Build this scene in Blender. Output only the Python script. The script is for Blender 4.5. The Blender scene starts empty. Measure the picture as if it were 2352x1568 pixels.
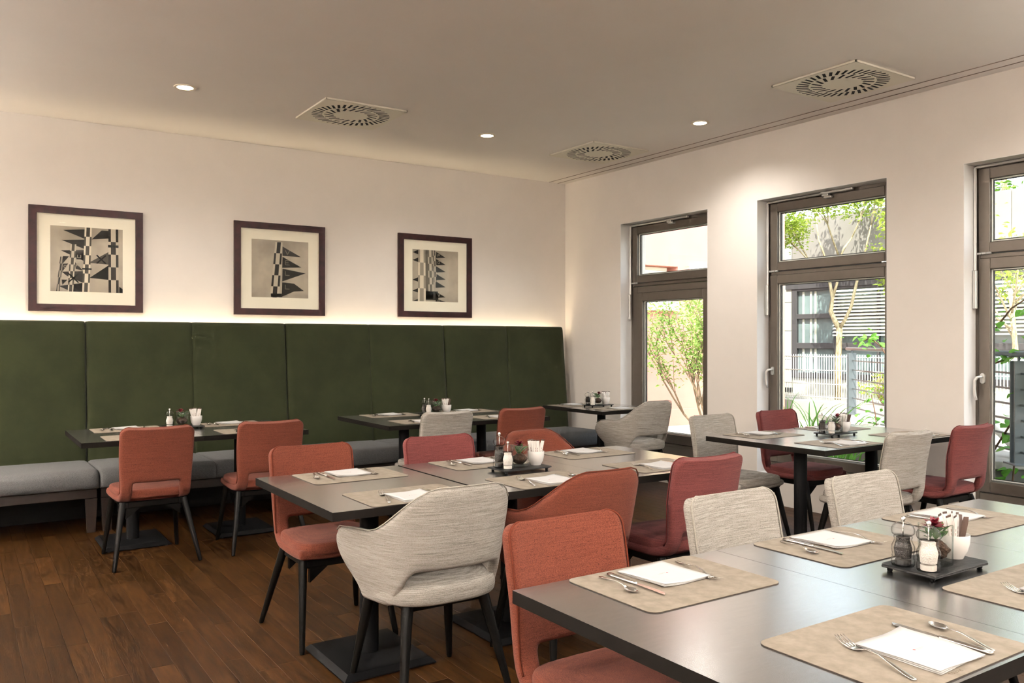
import bpy, bmesh, math, random
from mathutils import Vector, Matrix
PI = math.pi
S = bpy.context.scene
C = S.collection
random.seed(7)

# ------------------------------------------------------------------ camera
cam = bpy.data.cameras.new('camera'); camo = bpy.data.objects.new('camera', cam); C.objects.link(camo)
cam.sensor_width = 36.0; cam.lens = 1928.0 / 2352.0 * 36.0
cam.clip_start = 0.05; cam.clip_end = 200
camo.location = (0, 0, 1.38); camo.rotation_euler = (PI / 2, 0, 0.985 - PI / 2)
S.camera = camo

# ------------------------------------------------------------------ world / sun / exposure
W = bpy.data.worlds.new('sky'); S.world = W; W.use_nodes = True
_n = W.node_tree.nodes; _n.clear()
_o = _n.new('ShaderNodeOutputWorld'); _b = _n.new('ShaderNodeBackground'); _s = _n.new('ShaderNodeTexSky')
_s.sky_type = 'NISHITA'; _s.sun_disc = False; _s.sun_elevation = math.radians(48); _s.sun_rotation = math.radians(215)
_s.air_density = 1.0; _s.dust_density = 2.5; _s.ozone_density = 1.0
_b.inputs['Strength'].default_value = 0.48
_h = _n.new('ShaderNodeHueSaturation'); _h.inputs['Saturation'].default_value = 0.45; W.node_tree.links.new(_s.outputs[0], _h.inputs['Color']); W.node_tree.links.new(_h.outputs[0], _b.inputs['Color']); W.node_tree.links.new(_b.outputs[0], _o.inputs['Surface'])
sun = bpy.data.lights.new('sun', 'SUN'); suno = bpy.data.objects.new('sun', sun); C.objects.link(suno)
sun.energy = 6.0; sun.color = (1.0, 0.93, 0.82); sun.angle = math.radians(0.6)
suno.rotation_euler = Vector((0.55, 0.10, -0.95)).to_track_quat('-Z', 'Y').to_euler()
S.view_settings.view_transform = 'Standard'; S.view_settings.look = 'None'
S.view_settings.gamma = 1.0; S.view_settings.use_curve_mapping = False
S.view_settings.exposure = 1.2
S.cycles.use_denoising = True
S.cycles.use_adaptive_sampling = True; S.cycles.adaptive_threshold = 0.07; S.cycles.adaptive_min_samples = 16
S.cycles.max_bounces = 7; S.cycles.diffuse_bounces = 4; S.cycles.glossy_bounces = 3
S.cycles.transmission_bounces = 4; S.cycles.transparent_max_bounces = 12
S.cycles.sample_clamp_indirect = 6.0
S.cycles.caustics_reflective = False; S.cycles.caustics_refractive = False
UP_W = 640.0            # power of one added, unseen fill uplighter
SPOT_W = 42.0          # power of one ceiling downlight
LED_STRENGTH = 15.0     # glow of the strip behind the banquette

# room measures
XW, YB, H = 5.79, 7.63, 3.17
XL, YR = -3.2, -3.4

# ------------------------------------------------------------------ materials
def lin(r, g, b):
    f = lambda c: (c / 255 / 12.92) if c / 255 <= 0.04045 else ((c / 255 + 0.055) / 1.055) ** 2.4
    return (f(r), f(g), f(b), 1.0)
MATS = {}
def mat(name, col, rough=0.5, metal=0.0, spec=0.5, var=0.0, vscale=8.0, bump=0.0, bscale=60.0, sheen=0.0, coat=0.0, col2=None, stretch=None, rand=0.0, trans=0.0, ior=1.45, emit=None, estr=0.0, detail=4.0):
    m = bpy.data.materials.new(name); m.use_nodes = True
    nt = m.node_tree; p = nt.nodes['Principled BSDF']; L = nt.links
    p.inputs['Base Color'].default_value = col; p.inputs['Roughness'].default_value = rough
    p.inputs['Metallic'].default_value = metal; p.inputs['Specular IOR Level'].default_value = spec
    p.inputs['IOR'].default_value = ior; p.inputs['Transmission Weight'].default_value = trans
    p.inputs['Sheen Weight'].default_value = sheen; p.inputs['Coat Weight'].default_value = coat
    if emit: p.inputs['Emission Color'].default_value = emit; p.inputs['Emission Strength'].default_value = estr
    tc = None
    if var or col2 or bump or rand:
        tc = nt.nodes.new('ShaderNodeTexCoord'); mp = nt.nodes.new('ShaderNodeMapping')
        L.new(tc.outputs['Object'], mp.inputs['Vector'])
        if stretch: mp.inputs['Scale'].default_value = stretch
        vec = mp.outputs['Vector']
        if rand:
            oi = nt.nodes.new('ShaderNodeObjectInfo'); ad = nt.nodes.new('ShaderNodeVectorMath'); ad.operation = 'SCALE'
            cb = nt.nodes.new('ShaderNodeCombineXYZ'); L.new(oi.outputs['Random'], cb.inputs[0]); L.new(oi.outputs['Random'], cb.inputs[1])
            L.new(cb.outputs[0], ad.inputs[0]); ad.inputs['Scale'].default_value = 37.0
            av = nt.nodes.new('ShaderNodeVectorMath'); av.operation = 'ADD'; L.new(vec, av.inputs[0]); L.new(ad.outputs[0], av.inputs[1]); vec = av.outputs[0]
    if var or col2:
        nz = nt.nodes.new('ShaderNodeTexNoise'); nz.inputs['Scale'].default_value = vscale; nz.inputs['Detail'].default_value = detail
        nz.inputs['Roughness'].default_value = 0.6
        L.new(vec, nz.inputs['Vector'])
        rp = nt.nodes.new('ShaderNodeValToRGB'); L.new(nz.outputs['Fac'], rp.inputs['Fac'])
        c2 = col2 if col2 else tuple(c * (1 - var) for c in col[:3]) + (1,)
        rp.color_ramp.elements[0].position = 0.36; rp.color_ramp.elements[1].position = 0.64
        rp.color_ramp.elements[0].color = c2; rp.color_ramp.elements[1].color = col
        out = rp.outputs['Color']
        if rand:
            hs = nt.nodes.new('ShaderNodeHueSaturation'); mr = nt.nodes.new('ShaderNodeMapRange')
            L.new(oi.outputs['Random'], mr.inputs['Value']); mr.inputs['To Min'].default_value = 1 - rand; mr.inputs['To Max'].default_value = 1 + rand
            L.new(mr.outputs['Result'], hs.inputs['Value']); L.new(out, hs.inputs['Color']); out = hs.outputs['Color']
        L.new(out, p.inputs['Base Color'])
    if bump:
        nb = nt.nodes.new('ShaderNodeTexNoise'); nb.inputs['Scale'].default_value = bscale; nb.inputs['Detail'].default_value = 3.0
        L.new(vec, nb.inputs['Vector'])
        bp = nt.nodes.new('ShaderNodeBump'); bp.inputs['Strength'].default_value = bump; bp.inputs['Distance'].default_value = 0.004
        L.new(nb.outputs['Fac'], bp.inputs['Height']); L.new(bp.outputs['Normal'], p.inputs['Normal'])
    MATS[name] = m
    return m
def fabric(name, c_light, c_dark, stripe=160.0, mixf=0.55, sheen=0.25):
    """woven upholstery: fine horizontal streaks over a thread-scale fleck"""
    m = bpy.data.materials.new(name); m.use_nodes = True
    nt = m.node_tree; p = nt.nodes['Principled BSDF']; L = nt.links
    p.inputs['Roughness'].default_value = 0.9; p.inputs['Specular IOR Level'].default_value = 0.15; p.inputs['Sheen Weight'].default_value = sheen
    p.inputs['Sheen Roughness'].default_value = 0.6
    tc = nt.nodes.new('ShaderNodeTexCoord'); mp = nt.nodes.new('ShaderNodeMapping'); L.new(tc.outputs['Object'], mp.inputs['Vector'])
    mp.inputs['Scale'].default_value = (9.0, 9.0, stripe)
    n1 = nt.nodes.new('ShaderNodeTexNoise'); n1.inputs['Scale'].default_value = 1.0; n1.inputs['Detail'].default_value = 5; n1.inputs['Roughness'].default_value = 0.75
    L.new(mp.outputs[0], n1.inputs['Vector'])
    n2 = nt.nodes.new('ShaderNodeTexNoise'); n2.inputs['Scale'].default_value = 420.0; n2.inputs['Detail'].default_value = 2
    L.new(tc.outputs['Object'], n2.inputs['Vector'])
    mx = nt.nodes.new('ShaderNodeMix'); mx.data_type = 'FLOAT'; mx.inputs['Factor'].default_value = 1 - mixf
    L.new(n1.outputs['Fac'], mx.inputs['A']); L.new(n2.outputs['Fac'], mx.inputs['B'])
    rp = nt.nodes.new('ShaderNodeValToRGB'); L.new(mx.outputs['Result'], rp.inputs['Fac'])
    rp.color_ramp.elements[0].position = 0.38; rp.color_ramp.elements[1].position = 0.60
    rp.color_ramp.elements[0].color = c_dark; rp.color_ramp.elements[1].color = c_light
    L.new(rp.outputs['Color'], p.inputs['Base Color'])
    bp = nt.nodes.new('ShaderNodeBump'); bp.inputs['Strength'].default_value = 0.25; bp.inputs['Distance'].default_value = 0.002
    L.new(mx.outputs['Result'], bp.inputs['Height']); L.new(bp.outputs['Normal'], p.inputs['Normal'])
    MATS[name] = m; return m
def thin_glass(name, tint=(1, 1, 1, 1), refl=1.0):
    m = bpy.data.materials.new(name); m.use_nodes = True; nt = m.node_tree; nt.nodes.clear(); L = nt.links
    o = nt.nodes.new('ShaderNodeOutputMaterial'); mx = nt.nodes.new('ShaderNodeMixShader'); t = nt.nodes.new('ShaderNodeBsdfTransparent'); g = nt.nodes.new('ShaderNodeBsdfGlossy')
    f = nt.nodes.new('ShaderNodeFresnel'); f.inputs['IOR'].default_value = 1.45
    mu = nt.nodes.new('ShaderNodeMath'); mu.operation = 'MULTIPLY'; mu.inputs[1].default_value = refl
    g.inputs['Roughness'].default_value = 0.0; t.inputs['Color'].default_value = tint
    ge = nt.nodes.new('ShaderNodeNewGeometry'); sb = nt.nodes.new('ShaderNodeMath'); sb.operation = 'SUBTRACT'; sb.inputs[0].default_value = 1.0; L.new(ge.outputs['Backfacing'], sb.inputs[1])
    m2 = nt.nodes.new('ShaderNodeMath'); m2.operation = 'MULTIPLY'; L.new(f.outputs[0], m2.inputs[0]); L.new(sb.outputs[0], m2.inputs[1])
    L.new(m2.outputs[0], mu.inputs[0]); L.new(mu.outputs[0], mx.inputs[0]); L.new(t.outputs[0], mx.inputs[1]); L.new(g.outputs[0], mx.inputs[2]); L.new(mx.outputs[0], o.inputs['Surface'])
    MATS[name] = m; return m
def glow(name, col, strength):
    m = bpy.data.materials.new(name); m.use_nodes = True; nt = m.node_tree; nt.nodes.clear()
    o = nt.nodes.new('ShaderNodeOutputMaterial'); e = nt.nodes.new('ShaderNodeEmission'); e.inputs['Color'].default_value = col; e.inputs['Strength'].default_value = strength
    nt.links.new(e.outputs[0], o.inputs['Surface']); MATS[name] = m; return m

mat('wall', (0.775, 0.725, 0.675, 1), 0.9, spec=0.1, var=0.03, vscale=3, bump=0.12, bscale=220)
mat('ceiling', (0.82, 0.775, 0.725, 1), 0.9, spec=0.1, var=0.02, vscale=2, bump=0.05, bscale=300)
mat('reveal', (0.80, 0.78, 0.76, 1), 0.8, spec=0.2, var=0.02, vscale=4)
mat('plank', lin(64, 40, 17), 0.42, spec=0.16, col2=lin(41, 24, 9), vscale=5.0, stretch=(9, 0.8, 9), rand=0.32, bump=0.12, bscale=30, detail=8)
mat('subfloor', lin(28, 16, 9), 0.9)
mat('velvet', (0.0225, 0.0265, 0.010, 1), 0.75, spec=0.10, col2=(0.017, 0.020, 0.0075, 1), vscale=5, sheen=0.12, bump=0.12, bscale=500, detail=6)
mat('bench_grey', (0.120, 0.120, 0.121, 1), 0.9, spec=0.1, col2=(0.066, 0.066, 0.067, 1), vscale=260, bump=0.25, bscale=420, sheen=0.05)
mat('bench_wood', lin(36, 21, 13), 0.5, var=0.4, vscale=6, stretch=(1, 8, 8))
mat('tabletop', (0.55, 0.545, 0.55, 1), 0.235, metal=0.96, col2=(0.50, 0.495, 0.50, 1), vscale=14, stretch=(1, 6, 6), bump=0.03, bscale=240, coat=1.0)
MATS['tabletop'].node_tree.nodes['Principled BSDF'].inputs['Coat Roughness'].default_value = 0.22
MATS['tabletop'].node_tree.nodes['Principled BSDF'].inputs['Coat IOR'].default_value = 1.6
mat('tableedge', (0.009, 0.0075, 0.0065, 1), 0.8, spec=0.05)
mat('black_steel', (0.006, 0.006, 0.0065, 1), 0.55, spec=0.10, bump=0.08, bscale=900, var=0.1, vscale=40)
mat('black_wood', (0.0055, 0.005, 0.0045, 1), 0.36, spec=0.12, var=0.2, vscale=12)
fabric('terracotta', lin(111, 58, 42), lin(73, 33, 24), 420, 0.40, 0.04)
fabric('rose', lin(116, 61, 58), lin(74, 34, 34), 400, 0.55, 0.04)
fabric('grey_weave', lin(172, 166, 158), lin(98, 92, 86), 440, 0.66, 0.03)
mat('terracotta_piping', lin(92, 43, 30), 0.9, spec=0.1, var=0.2, vscale=200)
mat('rose_piping', lin(90, 40, 40), 0.9, spec=0.1, var=0.2, vscale=200)
mat('grey_piping', lin(160, 154, 144), 0.9, spec=0.1, var=0.2, vscale=200)
mat('frame_metal', (0.105, 0.087, 0.070, 1), 0.42, metal=0.35, spec=0.5, var=0.06, vscale=20)
mat('gasket', (0.02, 0.02, 0.02, 1), 0.6)
mat('bead', (0.55, 0.56, 0.52, 1), 0.35, metal=0.4)
mat('silver', (0.66, 0.65, 0.63, 1), 0.32, metal=0.6)
mat('steel', (0.78, 0.76, 0.73, 1), 0.18, metal=1.0)
thin_glass('window_glass', (0.97, 1.0, 0.98, 1), 0.8)
thin_glass('picture_glass', (1, 1, 1, 1), 0.3)
mat('placemat', lin(135, 125, 113), 0.60, spec=0.25, col2=lin(117, 107, 94), vscale=26, bump=0.15, bscale=60, detail=6)
mat('placemat_edge', lin(48, 38, 30), 0.7)
mat('napkin', (0.48, 0.47, 0.462, 1), 0.85, spec=0.2, var=0.02, vscale=40, bump=0.08, bscale=260)
mat('logo_red', lin(170, 90, 92), 0.9); mat('logo_grey', lin(178, 170, 168), 0.9); mat('mat_print', lin(96, 80, 62), 0.9)
def clear(name, edge, ior=1.5, p0=0.45):
    """clear hollow-ware: transparent, tinted towards the silhouette where the wall is seen edge-on, glossy"""
    m = bpy.data.materials.new(name); m.use_nodes = True; nt = m.node_tree; nt.nodes.clear(); L = nt.links
    o = nt.nodes.new('ShaderNodeOutputMaterial'); mx = nt.nodes.new('ShaderNodeMixShader'); t = nt.nodes.new('ShaderNodeBsdfTransparent'); g = nt.nodes.new('ShaderNodeBsdfGlossy')
    f = nt.nodes.new('ShaderNodeFresnel'); f.inputs['IOR'].default_value = ior; lw = nt.nodes.new('ShaderNodeLayerWeight'); lw.inputs['Blend'].default_value = 0.35
    rp = nt.nodes.new('ShaderNodeValToRGB'); rp.color_ramp.elements[0].position = p0; rp.color_ramp.elements[0].color = (0.97, 0.975, 0.97, 1); rp.color_ramp.elements[1].color = edge
    g.inputs['Roughness'].default_value = 0.02
    L.new(lw.outputs['Facing'], rp.inputs['Fac']); L.new(rp.outputs[0], t.inputs['Color']); ge = nt.nodes.new('ShaderNodeNewGeometry'); sb = nt.nodes.new('ShaderNodeMath'); sb.operation = 'SUBTRACT'; sb.inputs[0].default_value = 1.0; L.new(ge.outputs['Backfacing'], sb.inputs[1]); m2 = nt.nodes.new('ShaderNodeMath'); m2.operation = 'MULTIPLY'; L.new(f.outputs[0], m2.inputs[0]); L.new(sb.outputs[0], m2.inputs[1]); L.new(m2.outputs[0], mx.inputs[0]); L.new(t.outputs[0], mx.inputs[1]); L.new(g.outputs[0], mx.inputs[2]); L.new(mx.outputs[0], o.inputs['Surface']); MATS[name] = m
clear('glass', (0.50, 0.58, 0.52, 1), 1.5); clear('acrylic', (0.22, 0.22, 0.22, 1), 1.5, 0.32)
mat('pepper', (0.024, 0.016, 0.012, 1), 0.8, col2=(0.004, 0.003, 0.003, 1), vscale=330, bump=0.9, bscale=330)
mat('salt', (0.84, 0.80, 0.76, 1), 0.7, col2=(0.70, 0.64, 0.58, 1), vscale=280, bump=0.6, bscale=280)
mat('grinder_dark', (0.015, 0.015, 0.016, 1), 0.4); mat('grinder_light', (0.75, 0.70, 0.64, 1), 0.5)
mat('porcelain', (0.84, 0.81, 0.78, 1), 0.18, spec=0.5)
mat('sachet', (0.82, 0.78, 0.74, 1), 0.6); mat('sachet_dark', lin(70, 52, 44), 0.55); mat('sachet_red', lin(150, 40, 44), 0.6); mat('sachet_text', lin(150, 110, 100), 0.8)
mat('slate', (0.008, 0.008, 0.0085, 1), 0.42, spec=0.3, bump=0.3, bscale=90)
mat('soil', lin(74, 50, 34), 0.95, var=0.6, vscale=120, bump=1.0, bscale=140)
mat('succulent', lin(70, 118, 48), 0.5, col2=lin(40, 82, 36), vscale=30)
mat('petal', lin(120, 22, 40), 0.55, col2=lin(82, 12, 26), vscale=60)
mat('picture_frame', lin(50, 21, 22), 0.42, spec=0.3, col2=lin(32, 12, 13), vscale=10, stretch=(2, 30, 2))
mat('picture_mat', lin(244, 238, 218), 0.9, spec=0.1)
for i, g in enumerate((18, 44, 74, 110, 150, 186, 214)): mat('ink%d' % i, lin(g, g * 0.95, g * 0.85), 0.6, spec=0.2)
mat('photo_sky', lin(188, 178, 160), 0.6, spec=0.2, col2=lin(150, 141, 126), vscale=2.2)
mat('vent_plate', lin(226, 220, 204), 0.55); mat('vent_dark', (0.006, 0.006, 0.006, 1), 0.9)
mat('lamp_ring', lin(220, 208, 186), 0.4)
glow('lamp_glow', (1.0, 0.86, 0.66, 1), 14.0)
glow('led_glow', (1.0, 0.80, 0.52, 1), LED_STRENGTH)
mat('track_dark', lin(120, 106, 92), 0.8)
# outdoors
mat('red_render', lin(194, 138, 126), 0.95, spec=0.1, var=0.08, vscale=1.5, bump=0.1, bscale=90)
mat('shutter', lin(200, 196, 180), 0.6); mat('pale_trim', lin(228, 226, 220), 0.7)
mat('stone_panel', lin(168, 168, 160), 0.85, var=0.05, vscale=5); mat('grey_panel', lin(128, 124, 120), 0.8, var=0.08, vscale=3)
mat('dark_aluminium', lin(74, 72, 74), 0.5, metal=0.2); mat('facade_glass', lin(120, 138, 140), 0.12, spec=0.8, var=0.3, vscale=1.5)
mat('curtain', lin(200, 202, 190), 0.9, var=0.15, vscale=3, stretch=(1, 8, 0.2))
mat('blind', lin(236, 234, 222), 0.6); mat('fence_white', lin(226, 226, 220), 0.5)
mat('rail_grey', lin(104, 110, 114), 0.45, metal=0.4); mat('concrete', lin(146, 142, 136), 0.9, var=0.12, vscale=4, bump=0.2, bscale=60)
mat('concrete_dark', lin(98, 96, 92), 0.9, var=0.15, vscale=3)
mat('paving', lin(172, 167, 158), 0.9, var=0.1, vscale=2); mat('lawn_soil', lin(96, 92, 62), 0.95, var=0.3, vscale=5)
mat('bark', lin(178, 166, 136), 0.9, col2=lin(120, 108, 84), vscale=14, stretch=(3, 3, 0.8), bump=0.6, bscale=30)
mat('twig', lin(150, 128, 104), 0.9, var=0.3, vscale=20); mat('vine_stem', lin(92, 66, 48), 0.9, var=0.3, vscale=20)
mat('gravel', lin(172, 172, 166), 0.95, col2=lin(112, 112, 110), vscale=60, bump=0.6, bscale=60)
def leafmat(name, a, b):
    m = mat(name, a, 0.5, spec=0.3, col2=b, vscale=2.5, detail=2)
    nt = m.node_tree; p = nt.nodes['Principled BSDF']; tr = nt.nodes.new('ShaderNodeBsdfTranslucent'); mx = nt.nodes.new('ShaderNodeMixShader'); mx.inputs[0].default_value = 0.35
    tr.inputs['Color'].default_value = a
    o = nt.nodes['Material Output']; nt.links.new(p.outputs[0], mx.inputs[1]); nt.links.new(tr.outputs[0], mx.inputs[2]); nt.links.new(mx.outputs[0], o.inputs['Surface'])
leafmat('leaf_shrub', lin(156, 184, 98), lin(108, 146, 70)); leafmat('leaf_tree', lin(152, 170, 66), lin(112, 140, 48))
leafmat('leaf_vine', lin(112, 168, 66), lin(76, 136, 52)); leafmat('leaf_hedge', lin(120, 160, 60), lin(78, 118, 44)); leafmat('blade', lin(122, 172, 76), lin(86, 140, 58))

# ------------------------------------------------------------------ geometry helpers
class MB:
    """collects faces for ONE mesh object"""
    def __init__(s): s.v = []; s.f = []; s.m = []; s.mats = []
    def mi(s, m):
        if m not in s.mats: s.mats.append(m)
        return s.mats.index(m)
    def add(s, vs, fs, m=None):
        k = len(s.v); s.v += [tuple(v) for v in vs]; i = s.mi(m) if m else 0
        for f in fs: s.f.append(tuple(k + j for j in f)); s.m.append(i)
        return s
    def box(s, x0, x1, y0, y1, z0, z1, m=None):
        return s.add([(x0, y0, z0), (x1, y0, z0), (x1, y1, z0), (x0, y1, z0), (x0, y0, z1), (x1, y0, z1), (x1, y1, z1), (x0, y1, z1)],
                     [(3, 2, 1, 0), (4, 5, 6, 7), (0, 1, 5, 4), (1, 2, 6, 5), (2, 3, 7, 6), (3, 0, 4, 7)], m)
    def cbox(s, x0, x1, y0, y1, z0, z1, c=0.004, m=None):
        """box with chamfered edges on all sides"""
        def ring(ix, z): return [(x0 + ix, y0, z), (x1 - ix, y0, z), (x1, y0 + ix, z), (x1, y1 - ix, z), (x1 - ix, y1, z), (x0 + ix, y1, z), (x0, y1 - ix, z), (x0, y0 + ix, z)]
        def inset(r, d):
            cx, cy = (x0 + x1) / 2, (y0 + y1) / 2
            return [(p[0] + (d if p[0] < cx else -d), p[1] + (d if p[1] < cy else -d), p[2]) for p in r]
        R = [inset(ring(c, z0), c), ring(c, z0 + c), ring(c, z1 - c), inset(ring(c, z1), c)]
        vs = sum(R, []); fs = [tuple(range(7, -1, -1)), tuple(range(24, 32))]
        for k in range(3):
            for i in range(8): j = (i + 1) % 8; fs.append((k * 8 + i, k * 8 + j, k * 8 + 8 + j, k * 8 + 8 + i))
        return s.add(vs, fs, m)
    def loft(s, rings, m=None, cap=True, close=True):
        n = len(rings[0]); vs = [p for r in rings for p in r]; fs = []
        for k in range(len(rings) - 1):
            for i in range(n if close else n - 1):
                j = (i + 1) % n; fs.append((k * n + i, k * n + j, (k + 1) * n + j, (k + 1) * n + i))
        if cap: fs.append(tuple(range(n - 1, -1, -1))); fs.append(tuple(range((len(rings) - 1) * n, len(rings) * n)))
        return s.add(vs, fs, m)
    def tube(s, pts, rad, seg=8, m=None, cap=True):
        pts = [Vector(p) for p in pts]; n = len(pts)
        if not isinstance(rad, (list, tuple)): rad = [rad] * n
        rings = []; up = None
        for i, p in enumerate(pts):
            d = (pts[min(i + 1, n - 1)] - pts[max(i - 1, 0)]).normalized()
            if up is None: up = Vector((0, 0, 1)) if abs(d.z) < 0.9 else Vector((1, 0, 0))
            a = d.cross(up).normalized(); b = a.cross(d).normalized(); up = b
            rings.append([tuple(p + (a * math.cos(t) + b * math.sin(t)) * rad[i]) for t in [2 * PI * k / seg for k in range(seg)]])
        return s.loft(rings, m, cap)
    def lathe(s, prof, seg=24, o=(0, 0, 0), m=None):
        rings = [[(o[0] + r * math.cos(2 * PI * k / seg), o[1] + r * math.sin(2 * PI * k / seg), o[2] + z) for k in range(seg)] for r, z in prof]
        return s.loft(rings, m, True)
    def poly(s, pts, m=None): return s.add(pts, [tuple(range(len(pts)))], m)
    def build(s, name, m=None, parent=None, smooth=False, loc=None, ang=None):
        me = bpy.data.meshes.new(name); me.from_pydata(s.v, [], s.f)
        ms = s.mats if s.mats else [m]
        for x in ms: me.materials.append(MATS[x] if isinstance(x, str) else x)
        if len(ms) > 1: me.polygons.foreach_set('material_index', s.m)
        if smooth:
            me.polygons.foreach_set('use_smooth', [True] * len(me.polygons))
            if ang: me.set_sharp_from_angle(angle=math.radians(ang))
        me.update()
        o = bpy.data.objects.new(name, me); C.objects.link(o)
        if parent: o.parent = parent
        if loc: o.location = loc
        return o
def thing(name, label, cat, loc=(0, 0, 0), rz=0.0, group=None):
    o = bpy.data.objects.new(name, None); C.objects.link(o); o.location = loc; o.rotation_euler = (0, 0, rz); o.empty_display_size = 0.1
    o['label'] = label; o['category'] = cat
    if group: o['group'] = group
    return o
def tag(o, label, cat, group=None, kind=None):
    o['label'] = label; o['category'] = cat
    if group: o['group'] = group
    if kind: o['kind'] = kind
    return o
def struct(o, label, cat): o['kind'] = 'structure'; o['label'] = label; o['category'] = cat; return o
def dup(root, loc, rz, label, group=None, swap=None):
    r = root.copy(); C.objects.link(r); r.location = loc; r.rotation_euler = (0, 0, rz); r['label'] = label
    if group: r['group'] = group
    def rec(src, dst):
        for ch in list(src.children):
            c = ch.copy(); C.objects.link(c); c.parent = dst
            if swap and c.type == 'MESH' and ch.data.name in swap: c.data = swap[ch.data.name]
            rec(ch, c)
    rec(root, r); return r
def bake(o, solid=0.0, sub=1, off=0.0, keep_smooth=True):
    if solid:
        md = o.modifiers.new('s', 'SOLIDIFY'); md.thickness = solid; md.offset = off; md.use_even_offset = False
    if sub:
        md = o.modifiers.new('u', 'SUBSURF'); md.levels = sub; md.render_levels = sub
    dg = bpy.context.evaluated_depsgraph_get()
    me = bpy.data.meshes.new_from_object(o.evaluated_get(dg)); me.name = o.data.name + '_m'
    o.modifiers.clear(); old = o.data; o.data = me
    me.polygons.foreach_set('use_smooth', [True] * len(me.polygons)); return o
def recolour(me, m, name):
    c = me.copy(); c.name = name; c.materials[0] = MATS[m]; return c
def pillow(w, d, h, z0, n=12, ex=5.0, crown=0.012, taper=0.0, ez=2.2, y0=0.0):
    """upholstered cushion: superellipse outline, domed top, rolled edge"""
    b = MB(); rings = []
    N = 40
    def outline(k, z):
        r = []
        for i in range(N):
            t = 2 * PI * i / N; c, s_ = math.cos(t), math.sin(t)
            x = math.copysign(abs(c) ** (2 / ex), c) * w / 2 * k; y = math.copysign(abs(s_) ** (2 / ex), s_) * d / 2 * k
            x *= 1 + taper * (y / d)
            r.append((x, y0 + y, z))
        return r
    steps = 7
    rings.append(outline(0.80, z0))
    for i in range(steps + 1):
        a = -PI / 2 + PI * i / steps
        k = 1 - (0.10 * (1 - max(0, math.cos(a)) ** (1 / ez)))
        rings.append(outline(k, z0 + h / 2 + h / 2 * math.sin(a)))
    for k, e in ((0.70, 0.6), (0.45, 0.9), (0.2, 1.0)): rings.append(outline(k, z0 + h + crown * e))
    b.loft(rings); return b

# ------------------------------------------------------------------ the room
b = MB(); b.box(XL, XW + 0.35, YR, YB, -0.20, -0.018); floor = struct(b.build('floor', 'subfloor'), 'dark brown wooden plank floor of the dining room', 'floor')
# planks 9 cm wide running along the room, staggered butt joints; the nearest 290 in view are objects of their own
PW = 0.0905
def plank_mesh(w, l):
    g = 0.0004; c = 0.0009; m = MB()
    x0, x1, y0, y1 = g, w - g, g, l - g
    m.add([(x0, y0, -0.016), (x1, y0, -0.016), (x1, y1, -0.016), (x0, y1, -0.016), (x0, y0, -c), (x1, y0, -c), (x1, y1, -c), (x0, y1, -c),
           (x0 + c, y0 + c, 0), (x1 - c, y0 + c, 0), (x1 - c, y1 - c, 0), (x0 + c, y1 - c, 0)],
          [(0, 1, 5, 4), (1, 2, 6, 5), (2, 3, 7, 6), (3, 0, 4, 7), (4, 5, 9, 8), (5, 6, 10, 9), (6, 7, 11, 10), (7, 4, 8, 11), (8, 9, 10, 11)])
    return m
cand = []; rest = MB(); rng = random.Random(3)
LENS = (0.70, 0.85, 1.00, 1.15, 1.30)
pm = {}
ct, st = math.cos(0.985), math.sin(0.985)
def inview(x, y):
    z = x * ct + y * st; u = x * st - y * ct
    if z < 0.8: return None
    px = 1176 + 1928 * u / z; py = 784 + 1928 * 1.38 / z
    return (px, py, z) if -60 < px < 2412 and py < 1640 else None
ix = 0; x = XL
while x < XW - 0.001:
    w = min(PW, XW - x); y = YR - rng.random() * 0.9
    while y < YB:
        l = rng.choice(LENS); y0 = max(y, YR); y1 = min(y + l, YB); y += l
        if y1 - y0 < 0.03: continue
        vis = [q for q in (inview(x + w / 2, y0 + (y1 - y0) * k / 4) for k in range(5)) if q]
        key = min((q[2] for q in vis), default=99)
        if vis and (y0 + y1) / 2 > 6.75: key += 6
        cand.append((key, x, y0, w, y1 - y0))
    x += PW
cand.sort()
for i, (k, x, y, w, l) in enumerate(cand):
    if i < 290:
        key = (round(w, 3), round(l, 3))
        if key not in pm: pm[key] = plank_mesh(w, l).build('plank', 'plank', floor); o = pm[key]
        else: o = bpy.data.objects.new('plank', pm[key].data); C.objects.link(o); o.parent = floor
        o.location = (x, y, 0)
    else:
        t = plank_mesh(w, l); rest.add([(a + x, b_ + y, c) for a, b_, c in t.v], t.f)
o = rest.build('plank_field', 'plank', floor); o['kind'] = 'stuff'

b = MB(); b.box(XL - 0.2, XW + 0.35, YR - 0.2, YB + 0.2, H, H + 0.35); struct(b.build('ceiling', 'ceiling'), 'plain cream painted ceiling with recessed lights and air diffusers', 'ceiling')
b = MB(); b.box(XL - 0.2, XW + 0.35, YB, YB + 0.2, -0.2, H); struct(b.build('wall_back', 'wall'), 'cream wall behind the green banquette with three pictures', 'wall')
b = MB(); b.box(XL - 0.2, XL, YR, YB, -0.2, H); struct(b.build('wall_left', 'wall'), 'cream side wall out of view beyond the banquette', 'wall')
b = MB(); b.box(XL - 0.2, XW + 0.35, YR - 0.2, YR, -0.2, H); struct(b.build('wall_rear', 'wall'), 'cream wall behind the viewer closing the dining room', 'wall')
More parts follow.
